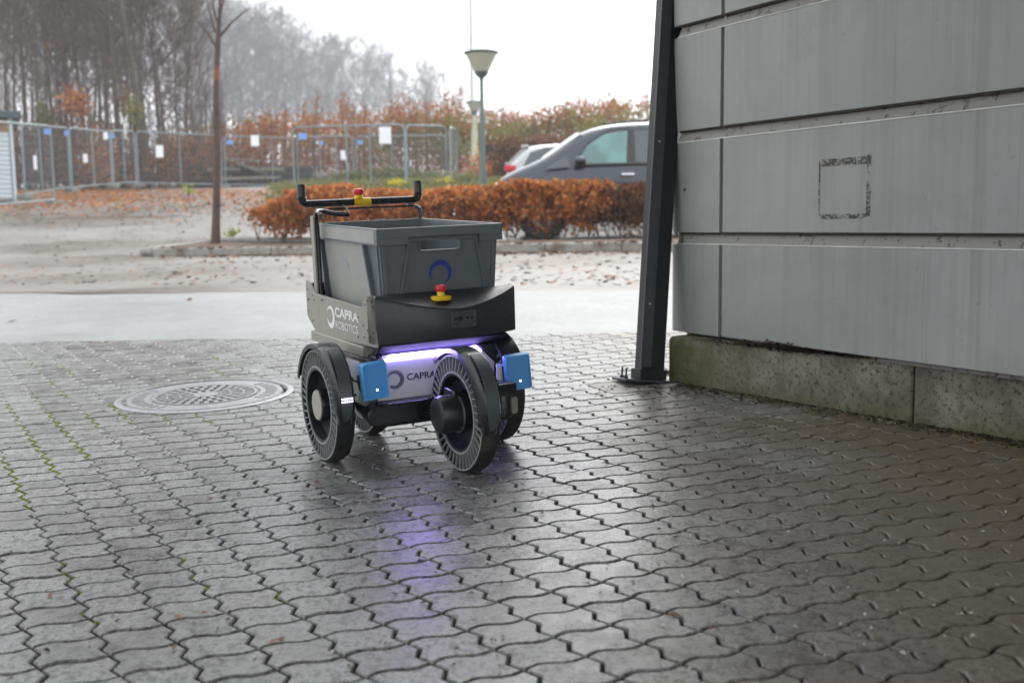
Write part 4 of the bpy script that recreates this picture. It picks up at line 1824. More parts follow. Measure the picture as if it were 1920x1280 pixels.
hp, hp2 = [], []
cl = [(RNG.uniform(0, HL), RNG.uniform(.05, .75), RNG.random()) for _ in range(420)]
for (s, w_, zf) in cl:
    top = hedge_top(s)
    lowfade = .17 + .06 * math.sin(s * 9) + .05 * RNG.random()
    zc = lowfade + (top - lowfade) * zf ** .85
    q = hed_a + hd * s + hn * (w_ + s_wob(s))
    n = int(95 * (0.35 + .65 * min(1, zf * 2.2)))
    pts = q[None, :] + NR.normal(size=(n, 3)) * np.array([.10, .10, .075])
    pts[:, 2] = np.minimum(gz(q[0], q[1]) + zc + pts[:, 2] - q[2], gz(q[0], q[1]) + top + NR.normal(size=n) * .012)
    (hp2 if (s > HL0 * .885 and RNG.random() < .85) else hp).append(pts)
hedge = empty('beech_hedge', Matrix.Translation(Vector(hed_a)), 'clipped knee-high beech hedge with orange autumn leaves along the kerb', 'hedge')


def rel(o, origin):
    """move a mesh built in world coordinates under a parent at origin"""
    co = np.empty(len(o.data.vertices) * 3, dtype=np.float32)
    o.data.vertices.foreach_get('co', co)
    co = co.reshape(-1, 3) - np.asarray(origin, dtype=np.float32)
    o.data.vertices.foreach_set('co', co.ravel())
    o.data.update()
    return o


o = rel(leaf_cloud('foliage', np.concatenate(hp), .041, MAT['beech'], hedge), hed_a)
o = rel(leaf_cloud('yellow_foliage', np.concatenate(hp)[::37] + NR.normal(size=(len(np.concatenate(hp)[::37]), 3)) * .03, .038, MAT['olive'], hedge), hed_a)
o = rel(leaf_cloud('brown_foliage', np.concatenate(hp2), .033, MAT['beechdk'], hedge), hed_a)
b = MB()
for k in range(int(HL / .16)):
    s = k * .16 + RNG.uniform(-.03, .03)
    q = hed_a + hd * s + hn * RNG.uniform(.2, .55)
    g_ = gz(q[0], q[1]) + .05
    for m in range(3):
        e_ = q + hd * RNG.uniform(-.2, .2) + hn * RNG.uniform(-.2, .2)
        mid_ = (q + e_) / 2 + np.array([RNG.uniform(-.03, .03), 0, 0])
        b.tube([(q[0], q[1], g_), (mid_[0], mid_[1], g_ + .2), (e_[0], e_[1], g_ + hedge_top(s) * .8)], [.009, .006, .003], 4, cap=False)
for k in range(420):
    s = RNG.uniform(0, HL)
    q = hed_a + hd * s + hn * RNG.uniform(-.05, .7)
    z0 = gz(q[0], q[1]) + hedge_top(s) * RNG.uniform(.3, .98)
    e_ = (q[0] + RNG.gauss(0, .07), q[1] + RNG.gauss(-.04, .07), z0 + RNG.uniform(.05, .16))
    b.tube([(q[0], q[1], z0), e_], [.005, .002], 3, cap=False)
rel(b.build('stems', MAT['twig'], hedge, smooth=0, fix=False), hed_a)

# litter on bed, lot, near fence
def litter(name, pts, size, mat, label=None):
    """flat-ish leaves lying on the ground"""
    pts = np.array(pts)
    n = len(pts)
    ang = NR.uniform(0, 6.28, n)
    s = size * NR.uniform(.6, 1.3, n)
    d = np.stack([np.cos(ang), np.sin(ang), NR.normal(size=n) * .15], 1)
    e = np.stack([-np.sin(ang), np.cos(ang), NR.normal(size=n) * .15], 1)
    v = np.stack([pts - d * s[:, None], pts + e * s[:, None] * .5 + [0, 0, .004], pts + d * s[:, None], pts - e * s[:, None] * .5 + [0, 0, .002]], 1).reshape(-1, 3)
    o = link(name, fastmesh(name, v, np.arange(4 * n).reshape(n, 4), mat))
    return tag(o, label, kind='stuff')


pts = []
for _ in range(2600):
    s, w_ = RNG.uniform(-.2, LEN), abs(RNG.gauss(0, .5)) - .12
    q = K0 + kd * s + kn * w_
    h = .10 if 0 < w_ < .13 else (.07 if w_ > .12 else -.015)
    pts.append((q[0], q[1], gz(q[0], q[1]) + h))
for _ in range(1500):
    s, w_ = RNG.uniform(1.0, LEN), -abs(RNG.gauss(0, .22)) - .02
    q = K0 + kd * s + kn * w_
    pts.append((q[0], q[1], gz(q[0], q[1]) - .014))
for _ in range(5200):
    q = ground(RNG.uniform(-60, 620), 356 + abs(RNG.gauss(0, 22)))
    q = q + np.array([RNG.gauss(0, .3), RNG.gauss(0, .5), 0])
    pts.append((q[0], q[1], gz(q[0], q[1]) - .035))
for _ in range(1500):
    q = ground(RNG.uniform(0, 1200), RNG.uniform(380, 530))
    pts.append((q[0], q[1], gz(q[0], q[1]) - .014))
for (x, y) in ((22, 600), (355, 560), (640, 566)):
    q = ground(x, y)
    pts.append((q[0], q[1], q[2] - .006))
lp2 = []
for _ in range(5200):
    q = ground(RNG.uniform(-60, 560) if RNG.random() < .6 else RNG.uniform(-60, 260), 352 + abs(RNG.gauss(0, 17)))
    lp2.append((q[0], q[1], gz(q[0], q[1]) - .03))
litter('leaf_drift', lp2, .075, MAT['beech'], 'drift of orange-brown leaves along the foot of the fences')
litter('fallen_leaves', pts, .045, MAT['litter'], 'brown and orange fallen leaves scattered by the kerb, lot and fences')

# debris by the wall, on the plinth and round the post
pts = []
for _ in range(700):
    t_ = RNG.uniform(-.02, 1.15)
    q = WALL_G0 + (WALL_G1 - WALL_G0) * t_ - bnn * abs(RNG.gauss(0, .045)) * 1.0
    pts.append((q[0], q[1], gz(q[0], q[1]) + .003))
for _ in range(1500):
    t_ = RNG.choice([RNG.betavariate(3, 4) * 1.0 + .15, RNG.gauss(1.45, .12), RNG.uniform(.1, 2.4), RNG.gauss(.62, .1)])
    q = np.array((BF @ Vector((t_, -abs(RNG.gauss(0, .006)) - .002 + .012 * RNG.random(), top_z + RNG.gauss(.004, .007)))))
    pts.append(tuple(q))
for _ in range(160):
    q = ground(1218 + RNG.gauss(30, 70), 724 + abs(RNG.gauss(0, 12)))
    pts.append((q[0], q[1], q[2] + .004))
litter('wall_debris', pts, .009, MAT['debris'], 'dark crumbs, twigs and dead leaves along the plinth')
pts = []
for _ in range(190):
    q = ground(RNG.uniform(300, 1900), RNG.uniform(700, 1270))
    pts.append((q[0], q[1], q[2] + .002))
litter('pale_flecks', pts, .0055, MAT['pale'], 'tiny pale scraps of leaves scattered on the paving')  # small pale flakes strewn over the paving
pts = []
for _ in range(160):
    q = ground(RNG.uniform(0, 1900), RNG.uniform(660, 1270))
    pts.append((q[0], q[1], q[2] + .002))
lp3 = []
for _ in range(46):
    q = ground(RNG.uniform(60, 1880), RNG.uniform(660, 1230))
    lp3.append((q[0], q[1], q[2] + .003))
litter('stray_leaves', lp3, .011, MAT['litter'], 'few stray dead leaf fragments lying on the paving')
litter('dark_grit', pts, .006, MAT['debris'], 'dark grit scattered on the paving')


# ------------------------------------------------------------------ trees
def unit(v):
    return v / (np.linalg.norm(v) + 1e-9)


def gen_tree(seed, H, r0, nl=18, ns=6, nt=6, spread=.42, start=.32, up=.55, twl=1.3, twr=.011, lean=.02, rnd=False):
    rg = np.random.default_rng(seed)
    T, Cr = MB(), MB()
    k = 9
    pts = [np.zeros(3)]
    dirv = np.array([rg.normal() * lean, rg.normal() * lean, 1.0])
    for i in range(1, k):
        dirv = unit(dirv + np.array([rg.normal() * .035, rg.normal() * .035, .05]))
        pts.append(pts[-1] + dirv * H / (k - 1))
    rad = [r0 * (1 - .93 * (i / (k - 1)) ** .8) for i in range(k)]
    rad[0] *= 1.25
    T.tube(pts, rad, 7, cap=False)
    for i in range(nl):
        h = start + (1 - start) * ((i + rg.random()) / nl) ** .9
        f = min(h, .999) * (k - 1)
        j = int(f)
        p = pts[j] + (pts[min(j + 1, k - 1)] - pts[j]) * (f - j)
        az = rg.random() * 6.283
        el = up + rg.normal() * .15 + h * .25
        d = np.array([math.cos(az) * math.cos(el), math.sin(az) * math.cos(el), math.sin(el)])
        hh_ = (h - start) / (1 - start)
        Ln = H * spread * ((1.12 - h) if not rnd else (.30 + .85 * math.sin(math.pi * min(1, .18 + hh_ * .80)))) * rg.uniform(.7, 1.15) + .5
        rr = max(.02, r0 * .42 * (1.05 - h))
        lp = [p]
        for m in range(5):
            d = unit(d + np.array([rg.normal() * .12, rg.normal() * .12, .10]))
            lp.append(lp[-1] + d * Ln / 5)
        Cr.tube(lp, [rr * (1 - .17 * m) for m in range(6)], 4, cap=False)
        for s in range(ns):
            g = 1.0 + 4 * (s + rg.random()) / ns
            j2 = min(4, int(g))
            q = lp[j2] + (lp[j2 + 1] - lp[j2]) * (g - j2)
            d2 = unit(d + rg.normal(size=3) * .65 + np.array([0, 0, .25]))
            L2 = Ln * .38 * rg.uniform(.6, 1.2) + .3
            sp_ = [q]
            for m in range(3):
                d2 = unit(d2 + rg.normal(size=3) * .15)
                sp_.append(sp_[-1] + d2 * L2 / 3)
            Cr.tube(sp_, [rr * .38, rr * .3, rr * .22, rr * .14], 3, cap=False)
            for t_ in range(nt):
                g2 = 3 * (t_ + rg.random()) / nt
                j3 = min(2, int(g2))
                q2 = sp_[j3] + (sp_[j3 + 1] - sp_[j3]) * (g2 - j3)
                d3 = unit(d2 + rg.normal(size=3) * .7 + np.array([0, 0, .2]))
                L3 = twl * rg.uniform(.5, 1.2)
                m_ = q2 + d3 * L3 * .5
                e_ = m_ + unit(d3 + rg.normal(size=3) * .3) * L3 * .5
                Cr.tube([q2, m_, e_], [twr, twr * .8, twr * .4], 3, cap=False)
    return T, Cr


VAR = []
for i in range(7):
    T, Cr = gen_tree(100 + i, 17 + i * .7, .10 + .02 * (i % 3), nl=26, ns=7, nt=8, twr=.014, start=.18, spread=.24, up=.8, rnd=True)
    VAR.append((T.mesh('trunk', MAT['bark'], 60, fix=False), Cr.mesh('crown', MAT['twig'], 0, fix=False)))


def place_tree(px, depth, var, h_scale, label, group, name='bare_tree', rz=None, w=1.0):
    q = at(px, 400, depth)
    g_ = gz(q[0], q[1])
    e_ = empty(name, Matrix.Translation(Vector((q[0], q[1], g_ - .1))) @ Matrix.Rotation(RNG.random() * 6.28 if rz is None else rz, 4, 'Z') @ Matrix.Diagonal((w * h_scale, w * h_scale, h_scale, 1)), label, 'tree', group)
    link('trunk', VAR[var][0], e_)
    link('crown', VAR[var][1], e_)
    return e_


GT = 'bare trees in the wood behind the fence'
LT = 'tall bare tree in the brown wood behind the fence'
near_tr = [(38, 55), (108, 58), (150, 62), (196, 57), (250, 60), (288, 66), (318, 58), (340, 70), (-60, 55), (25, 64), (70, 68), (100, 66), (140, 70), (182, 66), (205, 72), (262, 72), (355, 64)]
for i, (px, d) in enumerate(near_tr):
    place_tree(px, d, i % 7, RNG.uniform(.95, 1.2), LT, GT)
for i, (px, d, lab) in enumerate(((8, 49, 'bare tree right above the container roof at the left edge'), (57, 47, 'bare tree between the container and the ivy-clad trunk'), (83, 43, 'bare tree with green ivy low on its trunk'), (128, 49, 'bare tree directly behind the orange beech sapling'), (168, 51, 'bare tree just right of the orange beech sapling'), (206, 48, 'bare tree just left of the straight greenish trunk'))):
    place_tree(px, d, (i * 3 + 1) % 7, RNG.uniform(.98, 1.15), lab, GT)
place_tree(235, 46, 2, 1.15, 'straight greenish trunk left of the forked tree in the wood', None)
place_tree(278, 44, 5, 1.02, 'forked dark bare tree with spreading branches at the edge of the wood', None, w=1.25)
place_tree(306, 50, 1, .62, 'small dark bare tree at the right edge of the brown wood', None, w=1.5)


# the far wood that fades into the mist
def merge_forest(name, spots, mat, label, lowvar):
    vs_, fs_, n = [], [], 0
    for (x, y, s, k, a, w) in spots:
        v, f = lowvar[k]
        c, si = math.cos(a), math.sin(a)
        R = np.array([[c * w, -si * w, 0], [si * w, c * w, 0], [0, 0, 1]]) * s
        vs_.append(v @ R.T + [x, y, gz(x, y) - .2])
        fs_.append(f + n)
        n += len(v)
    o = link(name, fastmesh(name, np.concatenate(vs_), np.concatenate(fs_), mat))
    return tag(o, label, kind='stuff')


def as_arrays(T, Cr):
    v = np.concatenate(T.v + Cr.v)
    f = np.array([q for q in T.f] + [tuple(i + T.n for i in q) for q in Cr.f], dtype=np.int32)
    return v, f


LOW = [as_arrays(*gen_tree(300 + i, 20, .24, nl=20, ns=6, nt=6, twl=1.8, twr=.024, spread=.30, start=.20, up=.65, rnd=True)) for i in range(4)]
spots = []


def far_tree(px, y_top, d, k):
    q = at(px, 400, d)
    zt = at(px, y_top, d)[2]
    sc_ = (zt - gz(q[0], q[1])) / 20.0
    spots.append((q[0], q[1], sc_, k % 4, RNG.random() * 6.28, 1.25))


for k in range(16):
    far_tree(RNG.uniform(-100, 400), RNG.uniform(-60, 30), RNG.uniform(110, 170), k)
for k, (px, yt) in enumerate(((372, 26), (400, 30), (425, 40), (450, 34), (478, 30), (500, 46), (520, 58), (540, 62), (560, 78), (580, 92), (600, 94), (622, 98), (645, 100), (668, 96), (690, 92), (712, 108), (735, 130), (755, 150), (790, 140), (815, 132), (838, 150), (858, 178),
                               (386, 60), (412, 66), (440, 64), (466, 58), (490, 70), (515, 88), (535, 96), (562, 110), (590, 118), (612, 122), (636, 126), (660, 124), (684, 122), (706, 134), (728, 152), (750, 170), (802, 165), (826, 160), (430, 90), (500, 104), (570, 135), (640, 145), (700, 150))):
    far_tree(px, yt, RNG.uniform(165, 215) + (px - 400) * .17, k)
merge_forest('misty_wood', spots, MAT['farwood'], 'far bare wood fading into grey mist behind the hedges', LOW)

# sapling in the lot
sap_o = ground(404, 462)
sap = empty('young_tree', Matrix.Translation(Vector(sap_o)), 'slender young tree with rusty bark standing on the kerbed island', 'tree')
b = MB()
ds = 16.3


def sap_pt(px, py, dd=0.0):
    D = sap_o[1] + dd
    r = ray(px, py)
    t_ = (D - CAMP[1]) / r[1]
    return CAMP + r * t_ - sap_o


cpx = [(404, 462), (405, 420), (406, 360), (407, 300), (407, 250), (405, 200), (406, 140), (408, 90), (411, 40), (413, 0), (416, -60), (418, -130)]
b.tube([sap_pt(*p_) for p_ in cpx], [.085, .066, .060, .062, .052, .054, .044, .047, .030, .020, .015, .008], 9, cap=False)
b.build('trunk', MAT['sapbark'], sap, smooth=60)
b = MB()
for br in ([(405, 88), (388, 60), (368, 38)], [(413, 68), (435, 42), (468, 14)], [(403, 60), (394, 25), (385, -10)], [(411, 35), (418, 5), (425, -25)], [(409, 45), (400, 15), (397, -40)], [(413, 5), (400, -40), (390, -90)], [(414, 0), (436, -40), (450, -100)]):
    n = len(br)
    b.tube([sap_pt(*p_, dd=i * .1) for i, p_ in enumerate(br)], [.022, .014, .006], 5, cap=False)
b.build('crown', MAT['twig'], sap, smooth=60)
# green shoots
for px, py, lab in ((354, 358, 'bright green sprig on the gravel left of the young tree'), (436, 434, 'small green sprig growing right of the young tree')):
    q = ground(px, py + 12)
    e_ = empty('green_sprig', Matrix.Translation(Vector(q)), lab, 'plant')
    hh = (14 if py < 400 else 10) * q[1] / 1950
    P_ = NR.normal(size=(38, 3)) * np.array([hh * .55, hh * .3, hh * .35]) + [0, 0, hh]
    leaf_cloud('leaves', P_, .05, MAT['green'], e_)
    b = MB()
    for k in range(4):
        b.tube([(0, 0, -.03), (RNG.uniform(-.06, .06), 0, hh)], [.006, .003], 4, cap=False)
    b.build('stem', MAT['twig'], e_, smooth=0)

# ------------------------------------------------------------------ lamps and poles
def lamp(px_c, y_top, d, wcap, y_bot, label, pale=False, pole_px=7, thick_from=None):
    tp = at(px_c, y_top, d)
    x, y = tp[0], tp[1]
    g_ = gz(x, y)
    H = tp[2] - g_
    s = wcap / .6
    e_ = empty('lamp_post', Matrix.Translation(Vector((x, y, g_))), label, 'street lamp')
    pm = MAT['palepole'] if pale else MAT['lampmetal']
    rp_ = pole_px * d / 1950 / 2
    hb_ = H - .52 * s
    b = MB()
    b.lathe([(0, rp_ * 2.0), (.9, rp_ * 2.0), (1.0, rp_ * 1.5), (H * .62, rp_ * 1.35), (H * .66, rp_), (hb_, rp_)], (0, 0, 0), (0, 0, 1), 16)
    b.build('pole', pm, e_)
    b = MB()
    b.lathe([(hb_ - .02, rp_), (hb_ + .02, rp_ * 1.3), (hb_ + .06 * s, .10 * s), (hb_ + .13 * s, .135 * s), (hb_ + .13 * s, 0)], (0, 0, 0), (0, 0, 1), 28)
    b.build('lamp_base', MAT['lampmetal'], e_)
    b = MB()
    b.lathe([(hb_ + .13 * s, .125 * s), (H - .08 * s, .285 * s), (H - .08 * s, .275 * s), (hb_ + .135 * s, .115 * s)], (0, 0, 0), (0, 0, 1), 32, close=True)
    b.build('lamp_shade', MAT['lampglass'], e_)
    b = MB()
    b.lathe([(hb_ + .14 * s, .05 * s), (H - .05 * s, .055 * s), (H - .05 * s, 0)], (0, 0, 0), (0, 0, 1), 16)
    b.build('lamp_core', MAT['lampmetal'], e_)
    b = MB()
    b.lathe([(H - .075 * s, .0), (H - .075 * s, .300 * s), (H - .06 * s, .318 * s), (H - .04 * s, .318 * s), (H - .012 * s, .24 * s), (H, .0)], (0, 0, 0), (0, 0, 1), 32)
    b.build('lamp_cap', MAT['lampmetal'], e_)
    return e_


lamp(902, 94, 18.9, .60, 345, 'near green-grey lamp post with cone head behind the hedge')
lamp(889, 189, 43, .66, 335, 'pale lichen-covered lamp post behind the nearer one', pale=True, pole_px=9)
q = at(887, 300, 60)
g_ = gz(q[0], q[1])
fp_ = empty('flagpole', Matrix.Translation(Vector((q[0], q[1], g_))), 'tall thin white flagpole rising behind the lamp posts', 'flagpole')
b = MB()
b.tube([(0, 0, 0), (.0, 0, 8), (-.0, 0, 20)], [.13, .11, .09], 10)
b.build('pole', MAT['flagpole'], fp_)

# ------------------------------------------------------------------ temporary fences
def fence_pt(px, py, d):
    return at(px, py, d)


fence_no = 0


def panel(p0, p1, h0, h1, mids, label, base0=None, post_r=.028, group=None, foot=True):
    """p0, p1 : foot points in the world; h: heights"""
    e_ = empty('fence_panel', Matrix.Translation(Vector(p0)), label, 'construction fence', group)
    d = p1 - p0
    top0, top1 = np.array([0, 0, h0]), d + np.array([0, 0, h1])
    r = .16
    u = unit(d)
    lo = .12
    b = MB()
    b.tube([(0, 0, 0), top0 - np.array([0, 0, r]), top0 - np.array([0, 0, r * .3]) + u * r * .3, top0 + u * r, top1 - u * r, top1 - u * r * .3 - np.array([0, 0, r * .3]), top1 - np.array([0, 0, r]), d], post_r, 8)
    b.build('frame', MAT['galv'], e_)
    b = MB()
    b.tube([np.array([0, 0, lo]), d + np.array([0, 0, lo])], post_r * .9, 8)
    b.build('bottom_rail', MAT['galv'], e_)
    for m in mids:
        b = MB()
        b.tube([d * m + [0, 0, lo], d * m + [0, 0, h0 + (h1 - h0) * m]], post_r * .85, 8)
        b.build('upright', MAT['galv'], e_)
    b = MB()
    Ln = np.linalg.norm(d[:2])
    n = int(Ln / .11)
    for k in range(1, n):
        t_ = k / n
        b.tube([d * t_ + [0, 0, lo], d * t_ + [0, 0, h0 + (h1 - h0) * t_ - .02]], .0022, 3, cap=False)
    for k in range(1, 8):
        zz = lo + (min(h0, h1) - lo) * k / 8
        b.tube([np.array([0, 0, zz]), d + np.array([0, 0, zz])], .0022, 3, cap=False)
    tag(b.build('wire_mesh', MAT['galv'], e_, smooth=0, fix=False), kind='stuff')
    if foot:
        for q in (np.zeros(3), d):
            b = MB()
            b.box((q[0] - .11, q[1] - .32, q[2] - .03), (q[0] + .11, q[1] + .32, q[2] + .10))
            b.build('foot_block', MAT['fblock'], e_, bevel=.02)
    return e_


def fpanel(xl, ytl, ybl, xr, ytr, ybr, mids, label, dl=None, dr=None, foot=True, height=2.0, off=0.0):
    dl = dl or height * 1950 / (ybl - ytl)
    dr = dr or height * 1950 / (ybr - ytr)
    a, c = at(xl, ybl, dl), at(xr, ybr, dr)
    ta, tc = at(xl, ytl, dl), at(xr, ytr, dr)
    return panel(a, c, ta[2] - a[2], tc[2] - c[2], mids, label, foot=foot)


fpanel(-48, 226, 398, 103, 238, 383, [.45], 'nearest fence panel at far left beside the corrugated container')
fpanel(48, 236, 372, 133, 241, 358, [.35], 'fence panel second from left behind the nearest one')
fpanel(136, 241, 359, 211, 248, 350, [.52], 'fence panel with a blue tag between the left panels')
fpanel(214, 246, 351, 256, 247, 347, [.5], 'short foreshortened fence panel at the corner of the fenced yard')
fpanel(260, 247, 349, 417, 255, 352, [.5], 'fence panel with a white notice left of the young tree')
fpanel(424, 256, 352, 553, 260, 353, [.68], 'fence panel with a white notice right of the young tree')
fpanel(553, 240, 366, 761, 235, 362, [.48, .69], 'big front fence panel with a large white notice above the robot', foot=False)
fpanel(764, 236, 362, 838, 238, 358, [], 'fence panel right of the big front panel', foot=False)
fpanel(560, 258, 352, 664, 256, 350, [.4, .7], 'rear fence panel seen through the big front panel', foot=False)
fpanel(670, 257, 350, 838, 255, 350, [.4], 'rear fence panel further right behind the front panels', foot=False)
fpanel(846, 240, 358, 858, 244, 354, [], 'fence panel seen edge-on right of the front panels', dl=31, dr=33, foot=False)
# notices and tags


def notice(px, py, w, h, d, mat, name, label, cat):
    q = at(px, py, d)
    ww, hh = w * d / 1950, h * d / 1950
    e_ = MB().box((-ww / 2, -.008, -hh / 2), (ww / 2, .008, hh / 2)).build(name, mat, None, bevel=.004)
    e_.location = Vector(q)
    return tag(e_, label, cat)


for (px, py, w, h, d, m_, nm, lab) in (
        (299, 284, 14, 22, 37.2, 'paper', 'notice', 'white paper notice on the fence panel left of the young tree'),
        (478, 264, 15, 20, 39.5, 'paper', 'notice', 'white paper notice high on the fence right of the young tree'),
        (722, 254, 22, 31, 30.4, 'paper', 'notice', 'largest white notice on the big front fence panel'),
        (643, 291, 9, 17, 40.8, 'paper', 'notice', 'small pale notice on the rear fence behind the big panel'),
        (160, 297, 9, 16, 32.3, 'paper', 'notice', 'small white tag hanging low on the left fence'),
        (66, 305, 6, 26, 27.9, 'paper', 'notice', 'narrow pale strip hanging on the far left fence'),
        (198, 255, 8, 13, 35.5, 'paper', 'notice', 'small white tag beside a blue one at the fence top'),
        (89, 247, 13, 11, 26.3, 'bluesign', 'blue_tag', 'blue tag at the top of the nearest left panel'),
        (125, 250, 9, 10, 32.6, 'bluesign', 'blue_tag', 'blue tag on the second fence panel from left'),
        (209, 255, 12, 9, 37.5, 'bluesign', 'blue_tag', 'blue tag right of the small white tag'),
        (431, 267, 13, 8, 39.8, 'bluesign', 'blue_tag', 'blue tag just right of the young tree'),
        (567, 256, 16, 12, 30.6, 'bluesign', 'blue_tag', 'largest blue tag at the top left of the front panel'),
        (603, 268, 7, 7, 40.8, 'bluesign', 'blue_tag', 'tiny blue tag on the rear fence'),
        (675, 267, 10, 8, 40.4, 'bluesign', 'blue_tag', 'blue tag in the middle of the rear fence')):
    notice(px, py, w, h, d, MAT[m_], nm, lab, 'sign')

# ------------------------------------------------------------------ container at far left
q0 = at(28, 372, 28.5)
ct = empty('site_container', Matrix.Translation(Vector((q0[0], q0[1], gz(q0[0], q0[1])))) @ Matrix.Rotation(math.radians(27), 4, 'Z'), 'pale corrugated site container with brown upper band and dark roof', 'container')
HC = at(28, 215, 28.5)[2] - gz(q0[0], q0[1])
b = MB()
for k in range(14):
    z0 = .05 + k * .128
    v = []
    for x in (-3.2, 0):
        for (yy_, zz) in ((0, z0), (-.03, z0 + .02), (-.03, z0 + .085), (0, z0 + .105)):
            v.append((x, yy_, zz))
    pn = MB()
    pn.add([(x, y, z) for x in (-3.2, 0) for (y, z) in ((.05, z0), (0, z0), (-.035, z0 + .03), (-.035, z0 + .095), (0, z0 + .125), (.05, z0 + .125))],
           [(0, 1, 2, 3, 4, 5), (11, 10, 9, 8, 7, 6)] + [(i, (i + 1) % 6, (i + 1) % 6 + 6, i + 6) for i in range(6)])
    pn.build('corrugated_slat', MAT['container'], ct, smooth=0)
b.box((-3.2, .051, .0), (-.001, 2.4, HC - .15))
b.build('body', MAT['container'], ct)
b = MB()
b.box((-3.2, -.03, 1.85), (-.06, .05, HC - .15))
b.build('brown_band', MAT['brownpanel'], ct)
b = MB()
b.box((-.05, -.05, 0), (.05, .05, HC - .10))
b.build('corner_post', MAT['container'], ct)
b = MB()
b.box((-3.4, -.3, HC - .14), (.28, 2.6, HC + .05))
b.build('roof', MAT['roofdark'], ct, bevel=.01)

# ------------------------------------------------------------------ planting behind the fence
def thicket(name, px0, px1, d0, d1, n, topf, botf, mat, size, label, cat='stuff', spiky=0.0, depth=3.0):
    P_ = []
    cl_n = n // 60
    for _ in range(cl_n):
        px = RNG.uniform(px0, px1)
        t_ = (px - px0) / (px1 - px0)
        d = d0 + (d1 - d0) * t_ + RNG.uniform(0, depth)
        yt, yb = topf(px), botf(px)
        yy_ = yb + (yt - yb) * RNG.random() ** .8
        q = at(px, yy_, d)
        P_.append(q + NR.normal(size=(60, 3)) * np.array([.34, .34, .26]))
    o = leaf_cloud(name, np.concatenate(P_), size, mat)
    return tag(o, label, kind='stuff')


def ftop(px):
    b_ = np.interp(px, [330, 400, 480, 560, 640, 700, 760, 800, 860, 900, 960, 1030, 1100, 1160, 1220, 1400], [262, 252, 240, 232, 228, 222, 214, 212, 208, 222, 218, 210, 203, 196, 192, 185])
    return b_ + 7 * math.sin(px * .21) + 4 * math.sin(px * .47)


thicket('beech_thicket', 320, 1420, 50, 44, 52000, ftop, lambda p_: 345, MAT['farbeech'], .085, 'wild mass of brown-orange beech growing behind the fences', depth=5)
thicket('olive_thicket', 690, 1320, 47, 42, 11000, lambda p_: ftop(p_) + 18, lambda p_: 300, MAT['olive'], .085, 'yellow-green shrubs mixed into the far beech thicket', depth=3)
# spiky saplings above the thicket
sapl = MB()
tops = []
for k in range(90):
    px = RNG.uniform(400, 1240)
    d = RNG.uniform(45, 52)
    yt = ftop(px) - RNG.uniform(5, 62) * (.5 if px < 560 else 1)
    if px > 890:
        yt = ftop(px) - RNG.uniform(5, 75)
    q, e_ = at(px, 330, d), at(px + RNG.uniform(-6, 6), yt, d)
    m_ = (q + e_) / 2 + np.array([RNG.gauss(0, .08), 0, 0])
    sapl.tube([q, m_, e_], [.035, .02, .006], 4, cap=False)
    for j in range(7):
        t_ = RNG.uniform(.35, .95)
        p_ = q + (e_ - q) * t_
        w_ = p_ + np.array([RNG.uniform(-.5, .5), RNG.uniform(-.3, .3), RNG.uniform(.2, .8)])
        sapl.tube([p_, w_], [.012, .004], 3, cap=False)
    if k % 2 == 0 and px < 880:
        for j in range(5):
            p_ = q + (e_ - q) * (.55 + .42 * j / 5)
            tops.append(p_ + NR.normal(size=(24, 3)) * np.array([.22 * (1.1 - j * .18)] * 2 + [.22]))
tag(sapl.build('thin_saplings', MAT['twig'], None, smooth=0, fix=False), 'thin bare saplings sticking up out of the far thicket', kind='stuff')
tag(leaf_cloud('sapling_foliage', np.concatenate(tops), .075, MAT['farbeech']), 'reddish leaves on young trees above the far thicket', kind='stuff')

# clipped dark hedge at right behind the lamps, behind the cars
q0, q1 = at(905, 335, 38), at(1330, 335, 34)
dh = empty('clipped_hedge', Matrix.Translation(Vector(q0)), 'tall dark brown clipped hedge behind the parked cars and lamp posts', 'hedge')
P_ = []
for _ in range(650):
    t_ = RNG.random()
    q = q0 + (q1 - q0) * t_
    z0 = q[2] - .6
    z1 = at(905 + 425 * t_, 262, 38 - 4 * t_)[2]
    q = np.array([q[0], q[1] + RNG.uniform(0, .6), z0 + (z1 - z0) * RNG.random()])
    P_.append(q + NR.normal(size=(45, 3)) * np.array([.2, .12, .13]))
rel(leaf_cloud('foliage', np.concatenate(P_), .06, MAT['beechdk'], dh), q0)
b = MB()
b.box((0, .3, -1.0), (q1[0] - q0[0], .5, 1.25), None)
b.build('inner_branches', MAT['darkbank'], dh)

# orange shrub behind the lamps; brown hedge left part
def shrub(px, py, w, h, d, mat, label, n=260, size=.06):
    q = at(px, py + h / 2, d)
    e_ = empty('shrub', Matrix.Translation(Vector(q)), label, 'shrub')
    ww, hh = w * d / 1950, h * d / 1950
    P_ = NR.normal(size=(n, 3)) * np.array([ww * .3, .25, hh * .27]) + [0, 0, hh * .5]
    leaf_cloud('foliage', P_, size, mat, e_)
    b = MB()
    for k in range(6):
        b.tube([(RNG.uniform(-.05, .05), 0, -.3), (RNG.uniform(-.3, .3) * ww, 0, hh * .7)], [.02, .006], 4, cap=False)
    b.build('stems', MAT['twig'], e_, smooth=0)
    return e_


